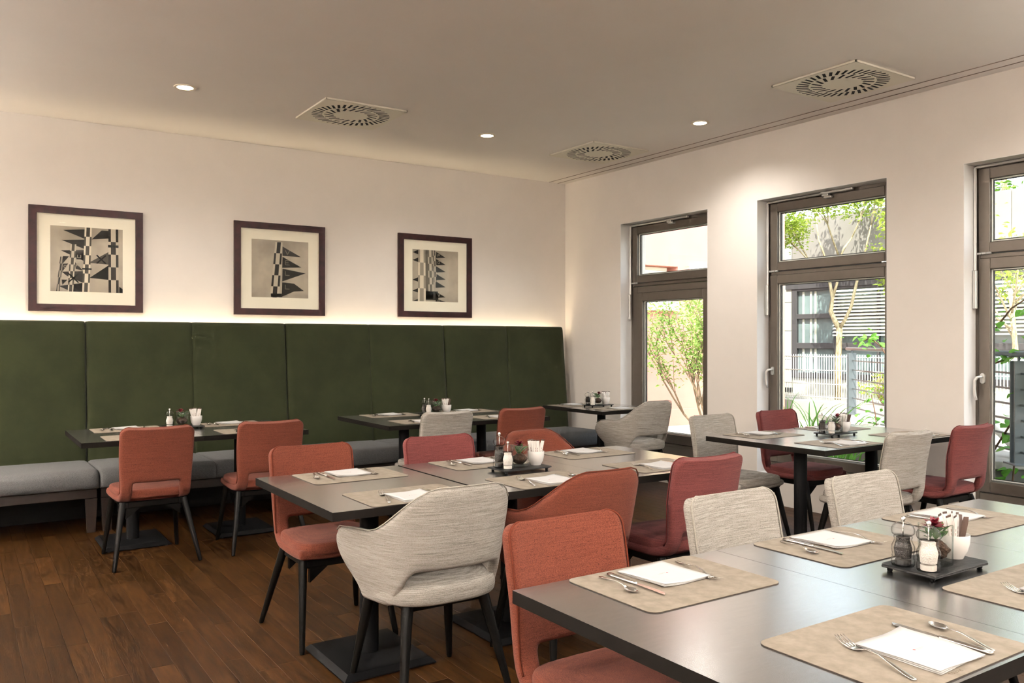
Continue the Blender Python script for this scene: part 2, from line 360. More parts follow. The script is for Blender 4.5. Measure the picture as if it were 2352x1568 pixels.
# window wall: five tall openings 1.22 wide, piers between; last two openings added out of view for daylight
OW, PIT, ZS, ZT = 1.22, 1.79, 0.25, 2.605
opens = [(6.68 - PIT * k - OW, 6.68 - PIT * k) for k in range(5)]
wall = MB(); yprev = YB
for (a, c) in opens:
    wall.box(XW, XW + 0.35, c, yprev, -0.2, H, 'wall')
    wall.box(XW, XW + 0.35, a, c, -0.2, ZS, 'wall'); wall.box(XW, XW + 0.35, a, c, ZT, H, 'wall')
    yprev = a
wall.box(XW, XW + 0.35, YR, yprev, -0.2, H, 'wall')
struct(wall.build('wall_right'), 'cream window wall with tall openings and deep reveals', 'wall')
for k, (a, c) in enumerate(opens):
    r = MB(); t = 0.004
    r.box(XW + 0.001, XW + 0.15, c - t, c, ZS, ZT); r.box(XW + 0.001, XW + 0.15, a, a + t, ZS, ZT); r.box(XW + 0.001, XW + 0.15, a + t, c - t, ZT - t, ZT); r.box(XW - 0.0, XW + 0.15, a + t, c - t, ZS, ZS + t)
    struct(r.build('trim_%d' % (k + 1), 'reveal'), 'pale plastered reveal lining of window opening %s from the corner' % ('first', 'second', 'third', 'fourth', 'fifth')[k], 'window reveal')
for k, xx in enumerate((5.565, 5.683)):
    b = MB(); b.box(xx - 0.004, xx + 0.004, YR, YB, H - 0.003, H); struct(b.build('trim_%d' % (6 + k), 'track_dark'), ('outer', 'inner')[k] + ' narrow shadow line of the curtain track along the ceiling', 'ceiling trim')
# roof edge of this building (casts the shade outside)
b = MB(); b.box(XL - 0.3, XW + 0.35, YR - 0.2, YB + 0.2, H + 0.36, H + 0.45); struct(b.build('roof', 'concrete'), 'flat concrete roof above the dining room', 'roof')

# ------------------------------------------------------------------ windows
def make_window(idx, y0, y1, label):
    """frame flush in the opening at x = XW+.15; y0 < y1; hinge / handle side at y1"""
    r = thing('window_%d' % idx, label, 'window', (XW + 0.15, y0, ZS)); r['kind'] = 'structure'
    w = y1 - y0; hh = ZT - ZS; zt = lambda z: z - ZS
    def ring(name, ya, yb, za, zb, fw, x0, x1, m='frame_metal', par=None, bot=None):
        q = MB(); bt = bot or fw
        q.cbox(x0, x1, ya, ya + fw, za, zb, 0.004); q.cbox(x0, x1, yb - fw, yb, za, zb, 0.004)
        q.cbox(x0, x1, ya + fw, yb - fw, za, za + bt, 0.004); q.cbox(x0, x1, ya + fw, yb - fw, zb - fw, zb, 0.004)
        return q.build(name, m, par or r)
    ring('outer_frame', 0.0, w, 0.0, hh, 0.035, 0.0, 0.08)
    q = MB(); q.cbox(0.0, 0.08, 0.035, w - 0.035, zt(1.955), zt(1.985), 0.003); q.build('transom_bar', 'frame_metal', r)
    leaf = idx == 1
    # top light
    ts = ring('top_sash', 0.03, w - 0.03, zt(1.99), hh - 0.03, 0.075, -0.012, 0.065)
    d = 0.105
    q = MB(); q.box(0.028, 0.036, d, w - d, zt(2.065), hh - 0.105); q.build('pane', 'window_glass', ts)
    ring('glazing_bead', d - 0.002, w - d + 0.002, zt(2.065), hh - 0.103, 0.012, 0.012, 0.028, 'bead', ts)
    ring('gasket', d + 0.010, w - d - 0.010, zt(2.077), hh - 0.115, 0.006, 0.020, 0.030, 'gasket', ts)
    # tall leaf
    dl = 0.19 if leaf else 0.105
    zb_, zt_ = (0.46, 1.80) if leaf else (0.42, 1.88)
    if leaf:
        ring('leaf_frame', 0.035, w - 0.035, zt(0.30), zt(1.95), 0.065, -0.004, 0.07)
        ls = ring('tall_sash', 0.10, w - 0.10, zt(0.37), zt(1.885), 0.088, -0.016, 0.06)
    else:
        ls = ring('tall_sash', 0.03, w - 0.03, zt(0.34), zt(1.955), 0.077, -0.012, 0.065)
    q = MB(); q.cbox(-0.006, 0.08, 0.035, w - 0.035, 0.005, zt(0.335), 0.004); q.build('bottom_panel', 'frame_metal', r)
    q = MB(); q.box(0.028, 0.036, dl, w - dl, zt(zb_), zt(zt_)); q.build('pane', 'window_glass', ls)
    ring('glazing_bead', dl - 0.002, w - dl + 0.002, zt(zb_), zt(zt_), 0.012, 0.012, 0.028, 'bead', ls)
    ring('gasket', dl + 0.010, w - dl - 0.010, zt(zb_) + 0.01, zt(zt_) - 0.01, 0.006, 0.020, 0.030, 'gasket', ls)
    # hinges between the sashes
    for yh in (w - 0.075, 0.075):
        q = MB()
        for k in range(3): q.tube([(-0.02, yh - 0.045 + k * 0.032, zt(1.988)), (-0.02, yh - 0.045 + k * 0.032 + 0.029, zt(1.988))], 0.008, 8)
        q.build('hinge', 'silver', ts, True, ang=40)
    # fanlight opener: box on the side, rod up and along the top, scissor arm
    yb_ = w + 0.012 - 0.03
    q = MB(); q.cbox(-0.05, -0.022, w - 0.034, w - 0.006, zt(1.606), zt(1.874), 0.005); ob = q.build('opener_box', 'silver', r)
    q = MB(); q.tube([(-0.024, w - 0.014, zt(1.87)), (-0.024, w - 0.014, hh - 0.022), (-0.024, w - 0.03, hh - 0.016), (-0.024, w - 0.60, hh - 0.016)], 0.011, 8); q.build('opener_rod', 'silver', r, True, ang=40)
    q = MB(); q.cbox(-0.05, -0.016, w - 0.86, w - 0.56, hh - 0.026, hh - 0.006, 0.004); q.cbox(-0.055, -0.014, w - 0.64, w - 0.58, hh - 0.045, hh - 0.026, 0.004); q.cbox(-0.058, -0.014, w - 0.67, w - 0.60, hh - 0.062, hh - 0.045, 0.004); q.build('opener_arm', 'silver', r)
    if not leaf:
        q = MB(); yy = w - 0.062; zz = zt(1.125)
        q.lathe([(0.001, 0), (0.017, 0.001), (0.017, 0.008), (0.012, 0.011), (0.001, 0.011)], 16)
        pl = MB(); pts = [(math.cos(2 * PI * k / 24) * 0.016, math.sin(2 * PI * k / 24) * 0.016 + (0.02 if math.sin(2 * PI * k / 24) > 0 else -0.02)) for k in range(24)]
        pl.loft([[(-0.012, yy + p[0], zz + p[1]) for p in pts], [(-0.024, yy + p[0], zz + p[1]) for p in pts]])
        hp = pl.build('handle_plate', 'silver', r, True, ang=40)
        hd = MB(); hd.tube([(-0.02, yy, zz + 0.012), (-0.055, yy, zz + 0.012), (-0.068, yy + 0.012, zz + 0.008), (-0.07, yy + 0.026, zz - 0.012), (-0.069, yy + 0.030, zz - 0.07), (-0.067, yy + 0.026, zz - 0.12), (-0.062, yy + 0.018, zz - 0.148)], [0.009, 0.009, 0.010, 0.0105, 0.0105, 0.010, 0.007], 10)
        hd.build('handle', 'silver', hp, True)
    return r
wl = ['dark bronze window nearest the corner with a narrow garden door leaf', 'dark bronze window between two piers, showing the tree and white fence',
      'dark bronze window cropped by the picture edge with a silver handle', 'dark bronze window beyond the frame beside the front table', 'dark bronze window furthest behind the viewer']
for k, (a, c) in enumerate(opens): make_window(k + 1, a, c, wl[k])

# ------------------------------------------------------------------ ceiling fittings
def downlight(x, y, label, seen=True):
    t = thing('downlight', label, 'ceiling light', (x, y, H), 0, 'recessed ceiling downlights')
    q = MB(); q.lathe([(0.052, 0.0), (0.076, 0.0), (0.076, -0.004), (0.070, -0.007), (0.056, -0.005), (0.052, 0.0)], 32); q.build('trim_ring', 'lamp_ring', t, True, ang=40)
    q = MB(); q.lathe([(0.001, -0.001), (0.051, -0.001), (0.050, -0.004), (0.001, -0.006)], 24); q.build('lens', 'lamp_glow', t, True)
    l = bpy.data.lights.new('downlight_lamp', 'SPOT'); l.energy = SPOT_W; l.color = (1.0, 0.95, 0.88); l.spot_size = math.radians(150); l.spot_blend = 0.9; l.shadow_soft_size = 0.05
    lo = bpy.data.objects.new('downlight_lamp', l); C.objects.link(lo); lo.parent = t; lo.location = (0, 0, -0.03)
downlight(1.35, 6.20, 'glowing round downlight nearest the first picture')
downlight(3.854, 6.20, 'glowing round downlight between the two rear air diffusers')
downlight(5.084, 4.877, 'glowing round downlight above the gap between the first windows')
for k, (x, y) in enumerate([(1.35, 3.4), (-1.15, 6.2), (-1.15, 3.4), (1.35, 1.0), (3.0, 1.2), (-1.15, 0.6), (5.08, 2.0), (3.9, -0.9), (1.35, -1.4), (-1.15, -1.8)]):  # extra downlights added out of view to lift the room brightness
    downlight(x, y, 'recessed downlight out of view above the ' + ['middle table', 'banquette end', 'side aisle', 'viewer', 'front table', 'side wall', 'last window', 'rear window', 'room entrance', 'rear corner'][k])
for k, (x, y, a) in enumerate([(XL + 0.02, 5.4, 0), (XL + 0.02, 2.6, 0), (XL + 0.02, -0.4, 0), (-0.82, YR + 0.02, PI / 2), (1.43, YR + 0.02, PI / 2), (3.68, YR + 0.02, PI / 2), (XW - 0.02, -0.19, PI), (XL + 0.02, 7.0, 0)]):  # uplighters added out of view to brighten ceiling and walls
    t = thing('wall_uplighter', 'half-bowl wall uplighter out of view, ' + ('first', 'second', 'third', 'fourth', 'fifth', 'sixth', 'seventh', 'eighth', 'ninth')[k] + ' along the walls', 'wall lamp', (x, y, 2.0), a, 'wall uplighters')
    q = MB(); q.loft([[(0.0 + r * max(0, math.cos(p)), r * math.sin(p), z) for p in [-PI / 2 + PI * j / 12 for j in range(13)]] for r, z in ((0.05, 0.0), (0.10, 0.06), (0.13, 0.14))], cap=True); q.build('bowl', 'porcelain', t, True, ang=50)
    l = bpy.data.lights.new('uplighter_lamp', 'SPOT'); l.energy = UP_W * (0.5 if k == 6 else 1.0); l.color = (1.0, 0.965, 0.92); l.spot_size = math.radians(165); l.spot_blend = 0.8; l.shadow_soft_size = 0.08
    lo = bpy.data.objects.new('uplighter_lamp', l); C.objects.link(lo); lo.parent = t; lo.location = (0.10, 0, 0.20); lo.rotation_euler = (PI, 0, 0)
def slot_plate():
    """square plate with two rings of real slots, cut through"""
    cu = bpy.data.curves.new('p', 'CURVE'); cu.dimensions = '2D'; cu.fill_mode = 'BOTH'; cu.extrude = 0.0006
    def sp(pts):
        s_ = cu.splines.new('POLY'); s_.points.add(len(pts) - 1)
        for i, p in enumerate(pts): s_.points[i].co = (p[0], p[1], 0, 1)
        s_.use_cyclic_u = True
    h_ = 0.328; sp([(-h_, -h_), (h_, -h_), (h_, h_), (-h_, h_)])
    for (n, r0, r1, w, tilt, ph) in ((38, 0.216, 0.304, 0.0205, 0.34, 0.0), (19, 0.126, 0.210, 0.0215, 0.50, 0.08)):
        for i in range(n):
            a = 2 * PI * i / n + ph; d = Vector((math.cos(a + tilt), math.sin(a + tilt))); e = Vector((-d.y, d.x)); c = Vector((math.cos(a), math.sin(a))) * (r0 + r1) / 2; L_ = (r1 - r0) / 2
            sp([tuple(c + d * L_ + e * w / 2), tuple(c - d * L_ + e * w / 2), tuple(c - d * L_ - e * w / 2), tuple(c + d * L_ - e * w / 2)])
    o = bpy.data.objects.new('p', cu); C.objects.link(o)
    me = bpy.data.meshes.new_from_object(o.evaluated_get(bpy.context.evaluated_depsgraph_get())); bpy.data.objects.remove(o); bpy.data.curves.remove(cu)
    me.name = 'slotted_plate'; me.materials.clear(); me.materials.append(MATS['vent_plate']); return me
SP = slot_plate()
for (x, y, lb) in ((2.593, 6.20, 'square swirl air diffuser beside the second picture on the ceiling'), (5.075, 6.166, 'square swirl air diffuser in the ceiling corner above the first window'), (5.092, 3.56, 'largest square swirl air diffuser near the third window')):
    t = thing('air_diffuser', lb, 'air vent', (x, y, H), 0, 'swirl air diffusers in the ceiling')
    o = bpy.data.objects.new('slotted_plate', SP); C.objects.link(o); o.parent = t; o.location = (0, 0, -0.016)
    q = MB(); q.box(-0.318, 0.318, -0.318, 0.318, -0.0148, -0.0005); q.build('plenum', 'vent_dark', t)
    q = MB(); e = 0.330
    for (x0, x1, y0, y1) in ((-e, -e + 0.008, -e, e), (e - 0.008, e, -e, e), (-e, e, -e, -e + 0.008), (-e, e, e - 0.008, e)): q.box(x0, x1, y0, y1, -0.013, -0.0005)
    o2 = q.build('rim', 'vent_plate', o); o2.location = (0, 0, 0.016)

# ------------------------------------------------------------------ banquette
def banquette(x0, x1, label, endpanel=False):
    t = thing('banquette', label, 'banquette', ((x0 + x1) / 2, 7.1, 0), 0, 'green high-backed banquette units')
    w = x1 - x0 - 0.004; hw = w / 2
    # leaning back: (y rel. 7.1, z) front face
    prof = [(0.275, 0.40), (0.285, 0.50), (0.315, 0.80), (0.345, 1.10), (0.375, 1.40), (0.386, 1.505), (0.395, 1.535), (0.412, 1.545), (0.455, 1.545), (0.462, 1.53), (0.445, 1.1), (0.42, 0.40)]
    xs = [-hw, -hw + 0.006, -hw + 0.02, -hw + 0.06, -hw / 2, -0.03, -0.006, 0.0, 0.006, 0.03, hw / 2, hw - 0.06, hw - 0.02, hw - 0.006, hw]
    dep = [0.026, 0.010, 0.003, 0, 0, 0.001, 0.004, 0.009, 0.004, 0.001, 0, 0, 0.003, 0.010, 0.026]
    q = MB(); rings = []
    for x, d in zip(xs, dep):
        rings.append([(x, y + (d if i < 8 else 0), z - (d * 0.35 if 4 < i < 10 else 0)) for i, (y, z) in enumerate(prof)])
    q.loft(rings); q.build('backrest', 'velvet', t, True, ang=50)
    # seat cushion
    sp = [(0.31, 0.315), (-0.30, 0.315), (-0.395, 0.318), (-0.412, 0.33), (-0.418, 0.36), (-0.414, 0.405), (-0.40, 0.432), (-0.37, 0.448), (-0.30, 0.455), (0.0, 0.452), (0.31, 0.445)]
    dz = [0.030, 0.012, 0.004, 0, 0, 0.002, 0.006, 0.013, 0.006, 0.002, 0, 0, 0.004, 0.012, 0.030]
    q = MB(); q.loft([[(x, y + (d * 0.8 if 2 <= i <= 6 else 0), z - (d if i >= 6 else 0)) for i, (y, z) in enumerate(sp)] for x, d in zip(xs, dz)]); q.build('seat', 'bench_grey', t, True, ang=55)
    q = MB(); q.cbox(-hw + 0.01, hw - 0.01, -0.36, -0.33, 0.245, 0.314, 0.004); q.cbox(-hw + 0.01, hw - 0.01, 0.30, 0.33, 0.245, 0.314, 0.004); q.build('base_rail', 'bench_wood', t)
    for sx in (-1, 1):
        for yy in (-0.345, 0.30):
            q = MB(); xx = sx * (hw - 0.05); q.loft([[(xx + a * 0.040, yy + c * 0.022, 0.2445) for a, c in ((-1, -1), (1, -1), (1, 1), (-1, 1))], [(xx + a * 0.028, yy + c * 0.018, 0.0) for a, c in ((-1, -1), (1, -1), (1, 1), (-1, 1))]]); q.build('leg', 'bench_wood', t)
    q = MB(); q.box(-hw, hw, 0.20, 0.215, 0.002, 0.2445); q.build('kick_board', 'black_wood', t)  # dark board added to stand in for the shade under the seat
    # light strip that washes the wall behind the backrest
    q = MB(); q.box(-hw + 0.03, hw - 0.03, 0.474, 0.508, 1.438, 1.444); q.build('light_strip', 'led_glow', t)
    q = MB(); q.box(-hw + 0.02, hw - 0.02, 0.470, 0.512, 1.428, 1.4375); q.build('strip_channel', 'silver', t)
    return t
banquette(-0.765, 0.872, 'green velvet banquette unit cropped by the picture edge')
banquette(0.872, 2.504, 'green velvet banquette unit behind the leftmost table')
banquette(2.504, 4.142, 'green velvet banquette unit below the third picture')
banquette(4.142, 5.66, 'green velvet banquette unit ending at the room corner')

# ------------------------------------------------------------------ pictures
def make_picture(x0, x1, z0, z1, label, art):
    w, h = x1 - x0, z1 - z0
    t = thing('framed_picture', label, 'picture', ((x0 + x1) / 2, YB - 0.001, z0), 0, 'framed black and white photographs')
    fw = 0.058; d = 0.028
    def rail(pts): # mitred rail; pts outer a,b inner b,a in (x,z)
        q = MB(); q.loft([[(p[0], -d, p[1]) for p in pts], [(p[0], 0.0, p[1]) for p in pts]]); return q
    O = [(-w / 2, 0), (w / 2, 0), (w / 2, h), (-w / 2, h)]; I = [(-w / 2 + fw, fw), (w / 2 - fw, fw), (w / 2 - fw, h - fw), (-w / 2 + fw, h - fw)]
    for k in range(4):
        j = (k + 1) % 4; rail([O[k], O[j], I[j], I[k]]).build('frame_rail', 'picture_frame', t)
    q = MB(); q.box(-w / 2 + fw - 0.004, w / 2 - fw + 0.004, -0.012, -0.008, fw - 0.004, h - fw + 0.004); q.build('mat_board', 'picture_mat', t)
    pr = MB(); pw, ph = 0.53, 0.525; cx, cz = -0.001, h * 0.505
    P = lambda u, v, k=0: (cx - pw / 2 + u * pw, -0.0124 - k * 0.00025, cz - ph / 2 + v * ph)
    pr.poly([P(0, 0), P(1, 0), P(1, 1), P(0, 1)], 'photo_sky')
    clip = lambda q: min(1, max(0, q))
    def shape(pts, m, k=1): pr.poly([P(clip(u), clip(1 - v), k) for u, v in pts][::-1], m)
    def column(xa, xb, top, bot, w0, w1, n, dark, light, k, phase=0):
        """chequered lamp mast: alternating light and dark bands, three strips wide"""
        for i in range(n):
            t0, t1 = top + (bot - top) * i / n, top + (bot - top) * (i + 1) / n
            f0, f1 = i / n, (i + 1) / n
            c0, c1 = xa + (xb - xa) * f0, xa + (xb - xa) * f1; a0, a1 = w0 + (w1 - w0) * f0, w0 + (w1 - w0) * f1
            for s_ in range(3):
                l0, l1 = (-0.5, -0.25, 0.25)[s_], (-0.25, 0.25, 0.5)[s_]
                m = light if (i + s_ + phase) % 2 else dark
                shape([(c0 + l0 * a0, t0), (c0 + l1 * a0, t0), (c1 + l1 * a1, t1), (c1 + l0 * a1, t1)], m, k)
    def strokes(segs, x, y, sz, m, k, th=0.012):
        for (a, c, e, f) in segs:
            p0, p1 = Vector((x + a * sz, y + c * sz)), Vector((x + e * sz, y + f * sz)); dd = (p1 - p0).normalized(); n_ = Vector((-dd.y, dd.x)) * th / 2
            shape([tuple(p0 + n_), tuple(p1 + n_), tuple(p1 - n_), tuple(p0 - n_)], m, k)
    GL = {'V': [(0, 0, .5, 1), (.5, 1, 1, 0)], 'E': [(0, 0, 0, 1), (0, 0, 1, 0), (0, .5, .8, .5), (0, 1, 1, 1)], 'L': [(0, 0, 0, 1), (0, 1, 1, 1)],
          'P': [(0, 0, 0, 1), (0, 0, .8, 0), (.8, 0, .8, .5), (.8, .5, 0, .5)], 'O': [(.2, 0, .8, 0), (.8, 0, 1, .5), (1, .5, .8, 1), (.8, 1, .2, 1), (.2, 1, 0, .5), (0, .5, .2, 0)],
          'R': [(0, 0, 0, 1), (0, 0, .8, 0), (.8, 0, .8, .5), (.8, .5, 0, .5), (.2, .5, 1, 1)], 'X': [(0, 0, 1, 1), (0, 1, 1, 0)], 'U': [(0, 0, 0, 1), (0, 1, 1, 1), (1, 1, 1, 0)]}
    art(shape, column, lambda ch, x, y, sz, m, k=4, th=0.012: strokes(GL[ch], x, y, sz, m, k, th))
    pr.build('print', None, t)
    q = MB(); q.box(-w / 2 + fw - 0.003, w / 2 - fw + 0.003, -0.0175, -0.016, fw - 0.003, h - fw + 0.003); q.build('glass', 'picture_glass', t)
def art1(shape, column, letter):
    for pts in ([(.17, .06), (.47, .03), (.47, .18)], [(.15, .215), (.46, .19), (.46, .335)], [(.14, .375), (.46, .35), (.45, .52)]): shape(pts, 'ink1')
    shape([(.56, .18), (.70, .03), (.82, .03), (.80, .15)], 'ink1'); shape([(.52, .545), (.80, .36), (.80, .56)], 'ink2'); shape([(.53, .78), (.80, .57), (.80, .80)], 'ink0')
    shape([(.15, .70), (.44, .68), (.44, .86), (.22, .76)], 'ink1'); shape([(.11, .92), (.44, .86), (.43, 1.0), (.28, 1.0)], 'ink0')
    shape([(.17, .46), (.25, .46), (.17, .57)], 'ink1'); shape([(.15, .58), (.24, .57), (.16, .70)], 'ink1'); shape([(.15, .82), (.23, .82), (.16, .90)], 'ink0'); shape([(.33, .54), (.44, .67), (.34, .65)], 'ink1')
    shape([(.35, .42), (.45, .40), (.45, .5), (.35, .5)], 'ink1'); shape([(.95, .90), (1, .94), (1, 1), (.95, 1)], 'ink0')
    column(.155, .10, .47, 1.0, .045, .045, 5, 'ink1', 'ink4', 2); column(.31, .27, .27, 1.0, .08, .075, 7, 'ink2', 'ink5', 2, 1)
    column(.515, .48, .0, 1.0, .10, .10, 7, 'ink2', 'ink6', 3, 1); column(.865, .87, .0, 1.0, .14, .145, 5, 'ink1', 'ink5', 3)
    shape([(.79, .25), (.94, .25), (.94, .29), (.79, .29)], 'ink0', 4); shape([(.43, .63), (.56, .63), (.56, .655), (.43, .655)], 'ink0', 4)
    letter('X', .63, .42, .13, 'ink0', 5, .022); letter('X', .24, .72, .14, 'ink0', 5, .02); letter('R', .35, .565, .045, 'ink4', 5, .01); letter('U', .365, .43, .045, 'ink4', 5, .01); letter('O', .18, .60, .035, 'ink4', 5, .008)
def art2(shape, column, letter):
    shape([(.535, .10), (.865, .27), (.535, .265)], 'ink1'); shape([(.535, .28), (.875, .455), (.53, .475)], 'ink1'); shape([(.535, .49), (.95, .555), (.53, .715)], 'ink1')
    shape([(.53, .73), (.74, .745), (.92, .87), (.74, .885), (.52, .985)], 'ink1')
    column(.475, .395, .03, 1.0, .13, .155, 5, 'ink1', 'ink5', 2, 1)
    shape([(.33, .93), (.52, .93), (.52, .99), (.33, .99)], 'ink0', 3)
    for ch, y in (('V', .165), ('E', .345), ('L', .53), ('L', .77)): letter(ch, .585, y, .075, 'ink3', 4, .014)
def art3(shape, column, letter):
    for y in (.0, .15, .53, .74, .95): shape([(.0, y + .06), (.14, y), (.14, y + .10)], 'ink1')
    shape([(.28, .0), (.45, .0), (.45, .95), (.28, .95)], 'ink3'); shape([(.27, .80), (.55, .80), (.56, .97), (.28, .97)], 'ink1')
    for y in (.02, .16, .30, .45, .60, .80, .94): shape([(.50, y), (.72, y + .11), (.50, y + .13)], 'ink1')
    column(.38, .40, .0, .80, .10, .11, 6, 'ink3', 'ink5', 2); column(.48, .49, .0, .62, .06, .06, 6, 'ink2', 'ink5', 2, 1)
    column(.20, .20, .0, 1.0, .15, .17, 4, 'ink4', 'ink6', 3)
    for ch, y in (('P', .075), ('O', .21), ('V', .85), ('R', .965)): letter(ch, .545, y, .045, 'ink4', 5, .009)
make_picture(0.480, 1.318, 1.622, 2.461, 'framed photograph of several pennant masts beside the picture edge', art1)
make_picture(2.074, 2.920, 1.622, 2.461, 'framed photograph of one leaning mast with four lettered pennants', art2)
make_picture(3.688, 4.538, 1.628, 2.466, 'framed photograph of clustered masts nearest the room corner', art3)

# ------------------------------------------------------------------ chairs
def resample(pts, n):
    L = [0]
    for a, c in zip(pts, pts[1:]): L.append(L[-1] + math.dist(a[:2], c[:2]))
    out = []
    for k in range(n):
        s = L[-1] * k / (n - 1); i = max(j for j in range(len(L)) if L[j] <= s + 1e-9); i = min(i, len(pts) - 2)
        f = (s - L[i]) / (L[i + 1] - L[i]); out.append(tuple(pts[i][j] + (pts[i + 1][j] - pts[i][j]) * f for j in range(len(pts[0]))))
    return out
def leg(t, p0, p1, r0, r1, m='black_wood'):
    q = MB(); P0, P1 = Vector(p0), Vector(p1); q.tube([P0, P0.lerp(P1, 0.5), P0.lerp(P1, 0.97), P1], [r0, (r0 + r1) / 2, r1, r1 * 0.8], 12); q.build('leg', m, t, True, ang=50)
def side_chair():
    t = thing('side_chair', '', 'chair', (0, 0, 0), 0, 'upholstered side chairs')
    ZTP, RC = 0.858, 0.045
    prof = [(0.215, 0.412, .222), (0.12, 0.405, .222), (0.0, 0.402, .218), (-0.09, 0.402, .214), (-0.145, 0.410, .210), (-0.180, 0.432, .207), (-0.200, 0.468, .206), (-0.212, 0.52, .208), (-0.228, 0.60, .212), (-0.248, 0.70, .216), (-0.266, 0.79, .216), (-0.272, ZTP - RC, .216)]
    rows = resample(prof, 27)
    for k in range(1, 8):
        a = PI / 2 * k / 7; rows.append((-0.272 - 0.012 * math.sin(a), ZTP - RC + RC * math.sin(a), 0.216 - RC * (1 - math.cos(a))))
    nc = 17; vs = []; fs = []
    for (y, z, w) in rows:
        for j in range(nc):
            u = -1 + 2 * j / (nc - 1); u = math.copysign(abs(u) ** 0.9, u); x = u * w; k = max(0.0, min(1.0, (z - 0.45) / 0.2))
            vs.append((x, y + 0.034 * k * (x / 0.216) ** 2, z + 0.012 * (1 - k) * abs(u) ** 3 - 0.008 * max(0, (z - 0.78) / 0.08) * (1 - (x / 0.216) ** 2)))
    for i in range(len(rows) - 1):
        for j in range(nc - 1):
            zc = (rows[i][1] + rows[i + 1][1]) / 2; xc = abs(vs[i * nc + j][0] + vs[i * nc + j + 1][0]) / 2
            if rows[i][0] < -0.10 and zc < 0.518 and xc < 0.130: continue
            fs.append((i * nc + j, i * nc + j + 1, (i + 1) * nc + j + 1, (i + 1) * nc + j))
    q = MB(); q.add(vs, fs); o = q.build('shell', 'terracotta', t, True); bake(o, 0.044, 1)
    o = pillow(0.428, 0.425, 0.058, 0.412, ex=4.5, taper=0.08, crown=0.009, y0=0.020).build('seat', 'terracotta', t, True); bake(o, 0, 1)
    nr_ = len(rows); edge = [vs[i * nc] for i in range(13, nr_)] + [vs[(nr_ - 1) * nc + j] for j in range(1, nc - 1)] + [vs[i * nc + nc - 1] for i in range(nr_ - 1, 12, -1)]
    def enorm(i, j):
        P = lambda a, c: Vector(vs[max(0, min(nr_ - 1, a)) * nc + max(0, min(nc - 1, c))])
        n_ = (P(i + 1, j) - P(i - 1, j)).cross(P(i, j + 1) - P(i, j - 1)).normalized(); return n_ if n_.y > 0 else -n_
    ij = [(i, 0) for i in range(13, nr_)] + [(nr_ - 1, j) for j in range(1, nc - 1)] + [(i, nc - 1) for i in range(nr_ - 1, 12, -1)]
    path = [tuple(Vector(vs[i * nc + j]) * 1.0 + enorm(i, j) * 0.0165) for i, j in ij]; path = [(p[0] * 0.994, p[1], p[2] - 0.002) for p in path]
    q = MB(); q.tube(path, 0.0034, 6); q.build('piping', 'terracotta_piping', [c for c in t.children if c.name.startswith('shell')][0], True)
    q = MB(); q.cbox(-0.165, 0.165, -0.135, -0.100, 0.352, 0.388, 0.004); q.cbox(-0.175, 0.175, 0.145, 0.180, 0.352, 0.392, 0.004)
    for sx in (-1, 1): q.cbox(sx * 0.165 - 0.018, sx * 0.165 + 0.018, -0.14, 0.18, 0.352, 0.390, 0.004)
    for sx in (-1, 1):
        for yy in (-0.118, 0.162):
            xs = [sx * 0.16, sx * 0.16, sx * 0.075]; zs = [0.352, 0.285, 0.352]
            q.loft([[(xs[k], yy - 0.012, zs[k]) for k in range(3)], [(xs[k], yy + 0.012, zs[k]) for k in range(3)]])
    q.build('under_frame', 'black_wood', t)
    for sx in (-1, 1):
        leg(t, (sx * 0.180, -0.125, 0.385), (sx * 0.250, -0.262, 0.0), 0.0205, 0.0125); leg(t, (sx * 0.190, 0.165, 0.388), (sx * 0.228, 0.262, 0.0), 0.0205, 0.0125)
    return t
